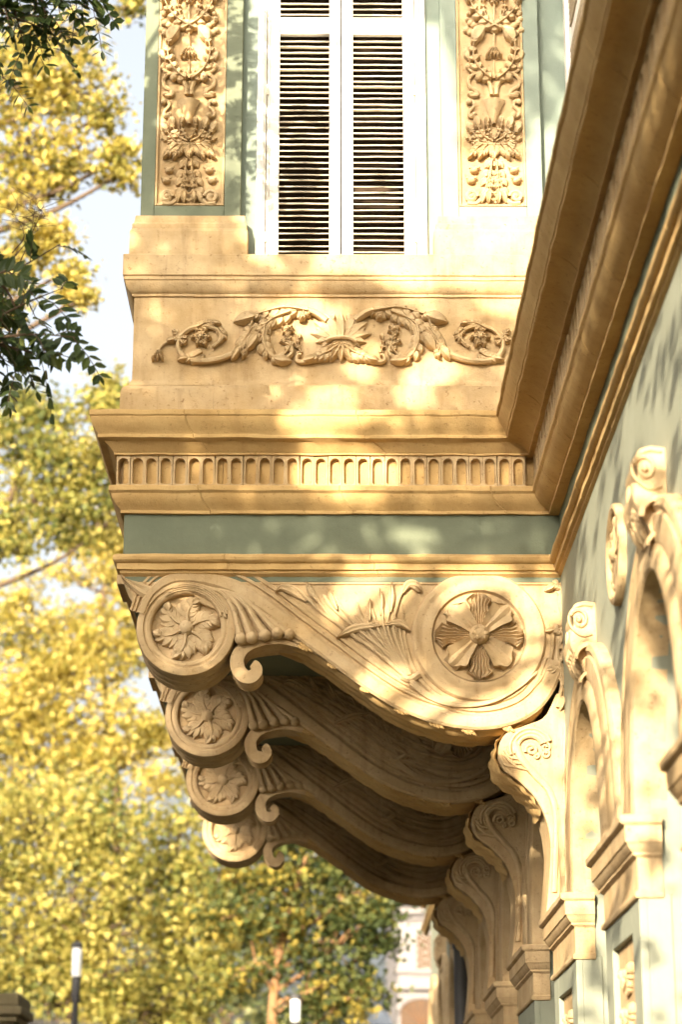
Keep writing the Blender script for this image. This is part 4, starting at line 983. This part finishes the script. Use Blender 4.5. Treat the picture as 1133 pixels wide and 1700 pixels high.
# overhanging locust sprays at the left edge
def spray_leaves(starts):
    P = []; TW = MB()
    return P, TW
LT = thing('locust_tree', 'dark green locust tree hanging feathery sprays into the left edge', 'tree')
lm = MB(); lv, lf_, lt_ = [], [], []
def leaflet(c, d, up, L, wd):
    d = d.normalized(); s = d.cross(up).normalized(); o = len(lv); nrm = s.cross(d)
    for a, b, h in ((0,0,0),(.28,.42,.02),(.62,.46,.02),(1,0,-.06),(.62,-.46,.02),(.28,-.42,.02)): lv.append(tuple(c+d*a*L+s*b*wd+nrm*h*L))
    lf_.append((o, o+1, o+2, o+3)); lf_.append((o, o+3, o+4, o+5)); t = min(1, max(0, random.gauss(.42, .25))); lt_.extend((t, t))
def frond(base, d, L, n=6):
    d = d.normalized(); up = Vector((random.gauss(0,.5), random.gauss(-.6,.4), random.gauss(.5,.4))).normalized(); pts = []
    for i in range(n+1):
        t = i/n; p = base+d*L*t+Vector((0,0,-.35*L*t*t)); pts.append(tuple(p))
        if i > 0:
            dd = (d+Vector((0,0,-.7*t))).normalized(); s = dd.cross(up).normalized()
            ll = L*.54*(1-.35*abs(t-.5)); jit = lambda: Vector((random.gauss(0,.12), random.gauss(0,.12), random.gauss(0,.12)))
            leaflet(p, dd*.55+s+jit(), up+jit(), ll, ll*.5); leaflet(p, dd*.55-s+jit(), up+jit(), ll, ll*.5)
    leaflet(Vector(pts[-1]), (d+Vector((0,0,-.7))), up, L*.36, L*.15)
    tube3(lm, [pts[0], pts[len(pts)//2], pts[-1]], .0022, n=4, sides=4)
def twig(pts_px, y, nf, L, r0=.008, spread=1.0):
    nf = max(3, int(nf*.68)); L *= 1.12
    pts = [Vector(at(px, py, y+k*.06)) for k, (px, py) in enumerate(pts_px)]
    tube3(lm, [tuple(p) for p in pts], lambda t: r0*(1-.75*t), n=12, sides=5)
    C = [Vector(c) for c in curve([tuple(p) for p in pts], 40)]
    for k in range(nf):
        i = int(40*(.18+.82*k/max(1, nf-1))); i = min(i, 39); t = (C[i+1]-C[i]).normalized(); sg = 1 if k % 2 else -1
        s = Vector((t.z, random.gauss(0,.5), -t.x))*sg
        frond(C[i], t*.8+s*spread*random.uniform(.4,1.1)+Vector((0,random.gauss(0,.35),-.25)), L*random.uniform(.75,1.2), random.choice((4,5,5,6)))
Y1 = 8.6
twig([(-60,560),(0,525),(50,500),(105,478)], Y1, 8, .13); twig([(-60,480),(-5,455),(40,440),(100,405)], Y1, 7, .12)
twig([(-60,570),(0,560),(60,555),(125,560)], Y1-.2, 9, .12); twig([(-40,560),(10,575),(50,585),(70,600)], Y1-.1, 7, .15)
twig([(-40,500),(-10,520),(20,560),(30,610)], Y1, 7, .13); twig([(-60,420),(-10,430),(30,470),(60,530)], Y1+.2, 8, .12)
twig([(-80,540),(-30,560),(0,590),(12,610)], Y1+.1, 6, .14); twig([(-60,450),(0,470),(30,520),(48,560)], Y1-.2, 8, .12)
for q0 in (([(-60,-40),(0,-10),(60,5),(120,10)],9),([(-60,-60),(20,-40),(90,-20),(160,20)],9),([(-50,0),(0,20),(40,35),(80,50)],8),([(-40,-80),(60,-70),(120,-40),(150,-10)],8),([(-50,-30),(10,-10),(30,40),(40,80)],7),([(30,-60),(60,-20),(75,20),(85,55)],8),([(-50,60),(-20,80),(-5,100),(5,130)],4),([(-70,20),(-20,10),(20,15),(60,30)],9),([(-30,-60),(30,-50),(100,-45),(130,5)],9)):
    twig(q0[0], Y1-.1, q0[1], .12)
for q0 in ([(0,480),(30,440),(50,390),(60,330)],[(20,420),(40,390),(20,350)],[(10,440),(45,400),(70,350)]):     # bare fruiting twigs
    pts = [Vector(at(px, py, Y1+.3)) for px, py in q0]; tube3(lm, [tuple(p) for p in pts], lambda t: .004*(1-.7*t), n=8, sides=4)
    for k in range(9):
        c = pts[-1].lerp(pts[-2], random.random()); tube3(lm, [tuple(c), tuple(c+Vector((random.gauss(0,.04),0,.03))), tuple(c+Vector((random.gauss(0,.08),random.gauss(0,.05),.06)))], .0015, n=3, sides=4)
LV_T = at(-420, 900, Y1)
tube3(lm, [(LV_T[0], Y1, -.15), (LV_T[0]-.1, Y1, 2.5), LV_T, tuple(at(-300, 300, Y1)), tuple(at(-260, -300, Y1))], lambda t: .17*(1-.6*t), n=24, sides=10)
for e in ((-60,560),(-60,480),(-60,-40),(-50,0),(-80,540)): tube3(lm, [tuple(at(-330,420 if e[1] > 200 else -60,Y1)), tuple(at(-180,e[1]-30,Y1)), tuple(at(e[0],e[1],Y1))], lambda t: .03*(1-.65*t), n=8, sides=6)
# upper crown of the same tree: crisp dapples on the top left of the bay
def dapple_seed(px, py, y):
    f = at(px, py, D); k = (D-y)/SUN.y; return Vector((f[0]-SUN.x*k, y, f[2]-SUN.z*k))
UPPER = []
for k in range(330):
    px, py = random.uniform(225, 520), random.uniform(-120, 300)
    dens = .75 if py > 170 or (px > 375 and px < 425) else .3
    if px > 440: dens *= .5
    if random.random() > dens: continue
    y = random.uniform(8.5, 9.3); c = dapple_seed(px, py, y)
    if c.z < 1.75+.60*y: continue
    frond(c, Vector((random.gauss(0,1), random.gauss(0,.6), random.gauss(-.3,.6))), random.uniform(.10,.16), random.choice((4,5,6)))
    UPPER.append(c)
for k in range(0, len(UPPER), 9):
    tube3(lm, [tuple(at(-300,-250,Y1)), tuple((Vector(at(-300,-250,Y1))+UPPER[k])/2+Vector((0,0,.25))), tuple(UPPER[k])], lambda t: .016*(1-.8*t), n=8, sides=5)
me = bpy.data.meshes.new('crown'); me.from_pydata(lv, [], lf_); me.update(); ta = me.attributes.new('tint', 'FLOAT', 'FACE'); ta.data.foreach_set('value', lt_); me.materials.append(DKG)
o = bpy.data.objects.new('crown', me); COL.objects.link(o); o.parent = LT
lm.build('branch', BARK, LT, recalc=False)

# street tree standing behind the viewpoint: its crown shades most of the facade and lets spots of sun through
ST = thing('shade_tree', 'broad street tree shading the facade from behind the viewpoint', 'tree')
FACE_SUN = [  # px, py, rx, ry of sun spots on the bay side
 (340,60,130,170),(330,200,70,60),(440,200,45,240),(500,60,90,150),(560,300,50,160),(700,250,60,220),(640,120,60,140),(700,400,140,80),(820,430,90,60),(820,320,60,70),(900,330,40,130),(930,210,30,60),
 (245,520,16,22),(500,530,60,34),(850,500,50,26),(600,610,30,24),(720,620,46,30),(232,665,30,26),(560,668,36,22),(690,668,26,18),
 (550,722,110,26),(345,785,26,34),(575,790,90,34),(420,840,40,10),(600,842,60,12),(225,905,12,12),(455,880,22,9),(690,895,36,14),(790,880,16,12),
 (640,980,70,44),(330,1105,90,26),(800,965,60,18),(790,1185,110,34),(640,1140,50,34),(880,1100,26,60),(760,1000,30,20),(890,1210,80,60),(930,1350,70,160),(950,1500,80,120),(900,1000,50,40),(560,1010,26,20),(300,985,30,16)]
def lit_face(px, py):
    v = 0
    for a, b, rx, ry in FACE_SUN:
        d = ((px-a)/rx)**2+((py-b)/ry)**2
        if d < 1.6: v = max(v, min(1, (1.6-d)/.8))
    return v
P, S = [], []
def try_leaf(tgt, keep):
    if random.random() > keep: return
    y = random.uniform(2.2, 3.8); k = (tgt[1]-y)/SUN.y; c = (tgt[0]-SUN.x*k, y, tgt[2]-SUN.z*k)
    if c[2] < 1.85+.62*y: return
    for xp, z0, z1, pr in ((XW-.276, 5.385, 5.425, .85), (XW-.141, 5.125, 5.160, .6), (XW-.33, 5.50, 5.54, .5), (XW-.06, 4.77, 4.80, .6)):
        kk = (xp-c[0])/SUN.x; zz = c[2]+SUN.z*kk; yy = c[1]+SUN.y*kk
        if z0 < zz < z1 and 5 < yy < 10.8 and random.random() < pr: return
    P.append(c); S.append(random.uniform(.07, .13))
for k in range(30000):
    px, py = random.uniform(110, 1010), random.uniform(-260, 1560)
    n = noise.noise((px*.011, py*.011, 3.1)); v = lit_face(px, py)
    if v > .5+.35*n: continue
    try_leaf(at(px, py, D), .78+.5*max(0, -n))
for k in range(15000):
    yw, zw = random.uniform(4.5, 10.9), random.uniform(2.2, 8.5)
    n = noise.noise((yw*1.2, zw*6.0, 7.7))+.5*noise.noise((yw*2.5, zw*14.0, 1.7))
    keep = .8 if n > .02 else .05
    if zw > 4.9: keep = .75 if n > -.25 else .12
    if zw < 3.6: keep = .55 if n > .05 else .12
    try_leaf((XW-.05, yw, zw), keep*.6)
for k in range(5000): try_leaf((XW-.15, random.uniform(4.6, 10.9), random.uniform(5.15, 5.36)), .9)
for k in range(9000):
    i = random.choice((1, 1, 2, 2, 3)); yy = D+STEP*i; x, z = random.uniform(-1.25, .6), random.uniform(3.3, 5.0)
    if i == 3 and x < -.78 and z < 4.45: continue
    try_leaf((x, yy, z), .9)
leaf_mesh('crown', np.array(P), np.array(S), OLV, ST, np.clip(rng.normal(.5, .22, len(P)), 0, 1), 'diamond', droop=.2)
m = MB()
tube3(m, [(-4.2, 2.8, -.15), (-4.1, 2.9, 2.5), (-3.9, 3.0, 5.0)], lambda t: .24*(1-.3*t), n=14, sides=10)
for k in range(16):
    c = np.array(P[(k*len(P))//16]); tube3(m, [(-3.9, 3.0, 4.9), tuple((np.array((-3.9,3.0,5.2))+c)/2+np.array([0,0,.5])), tuple(c)], lambda t: .06*(1-.85*t), n=10, sides=6)
m.build('trunk', BARK, ST, recalc=False)

# unseen street greenery, added to block low sky and ground bounce
n1, n2 = 36000, 15000
A = np.stack([rng.uniform(-12,-5.6,n1), rng.uniform(9,19,n1), 7.6*rng.uniform(0,1,n1)**.8], 1); B = np.stack([rng.uniform(-14,9,n2), rng.uniform(-24,-17,n2), 8.4*rng.uniform(0,1,n2)**.8], 1)
n3 = 22000; C3 = np.stack([rng.uniform(-16,-10,n3), rng.uniform(-9,9,n3), 4.6*rng.uniform(0,1,n3)**.8], 1); n2 += n3
tl = leaf_mesh('blocking_treeline', np.concatenate([A, B, C3]), rng.uniform(.35,.7,n1+n2), GRN, None, np.clip(rng.normal(.45,.2,n1+n2),0,1), 'diamond'); tl['kind'] = 'stuff'
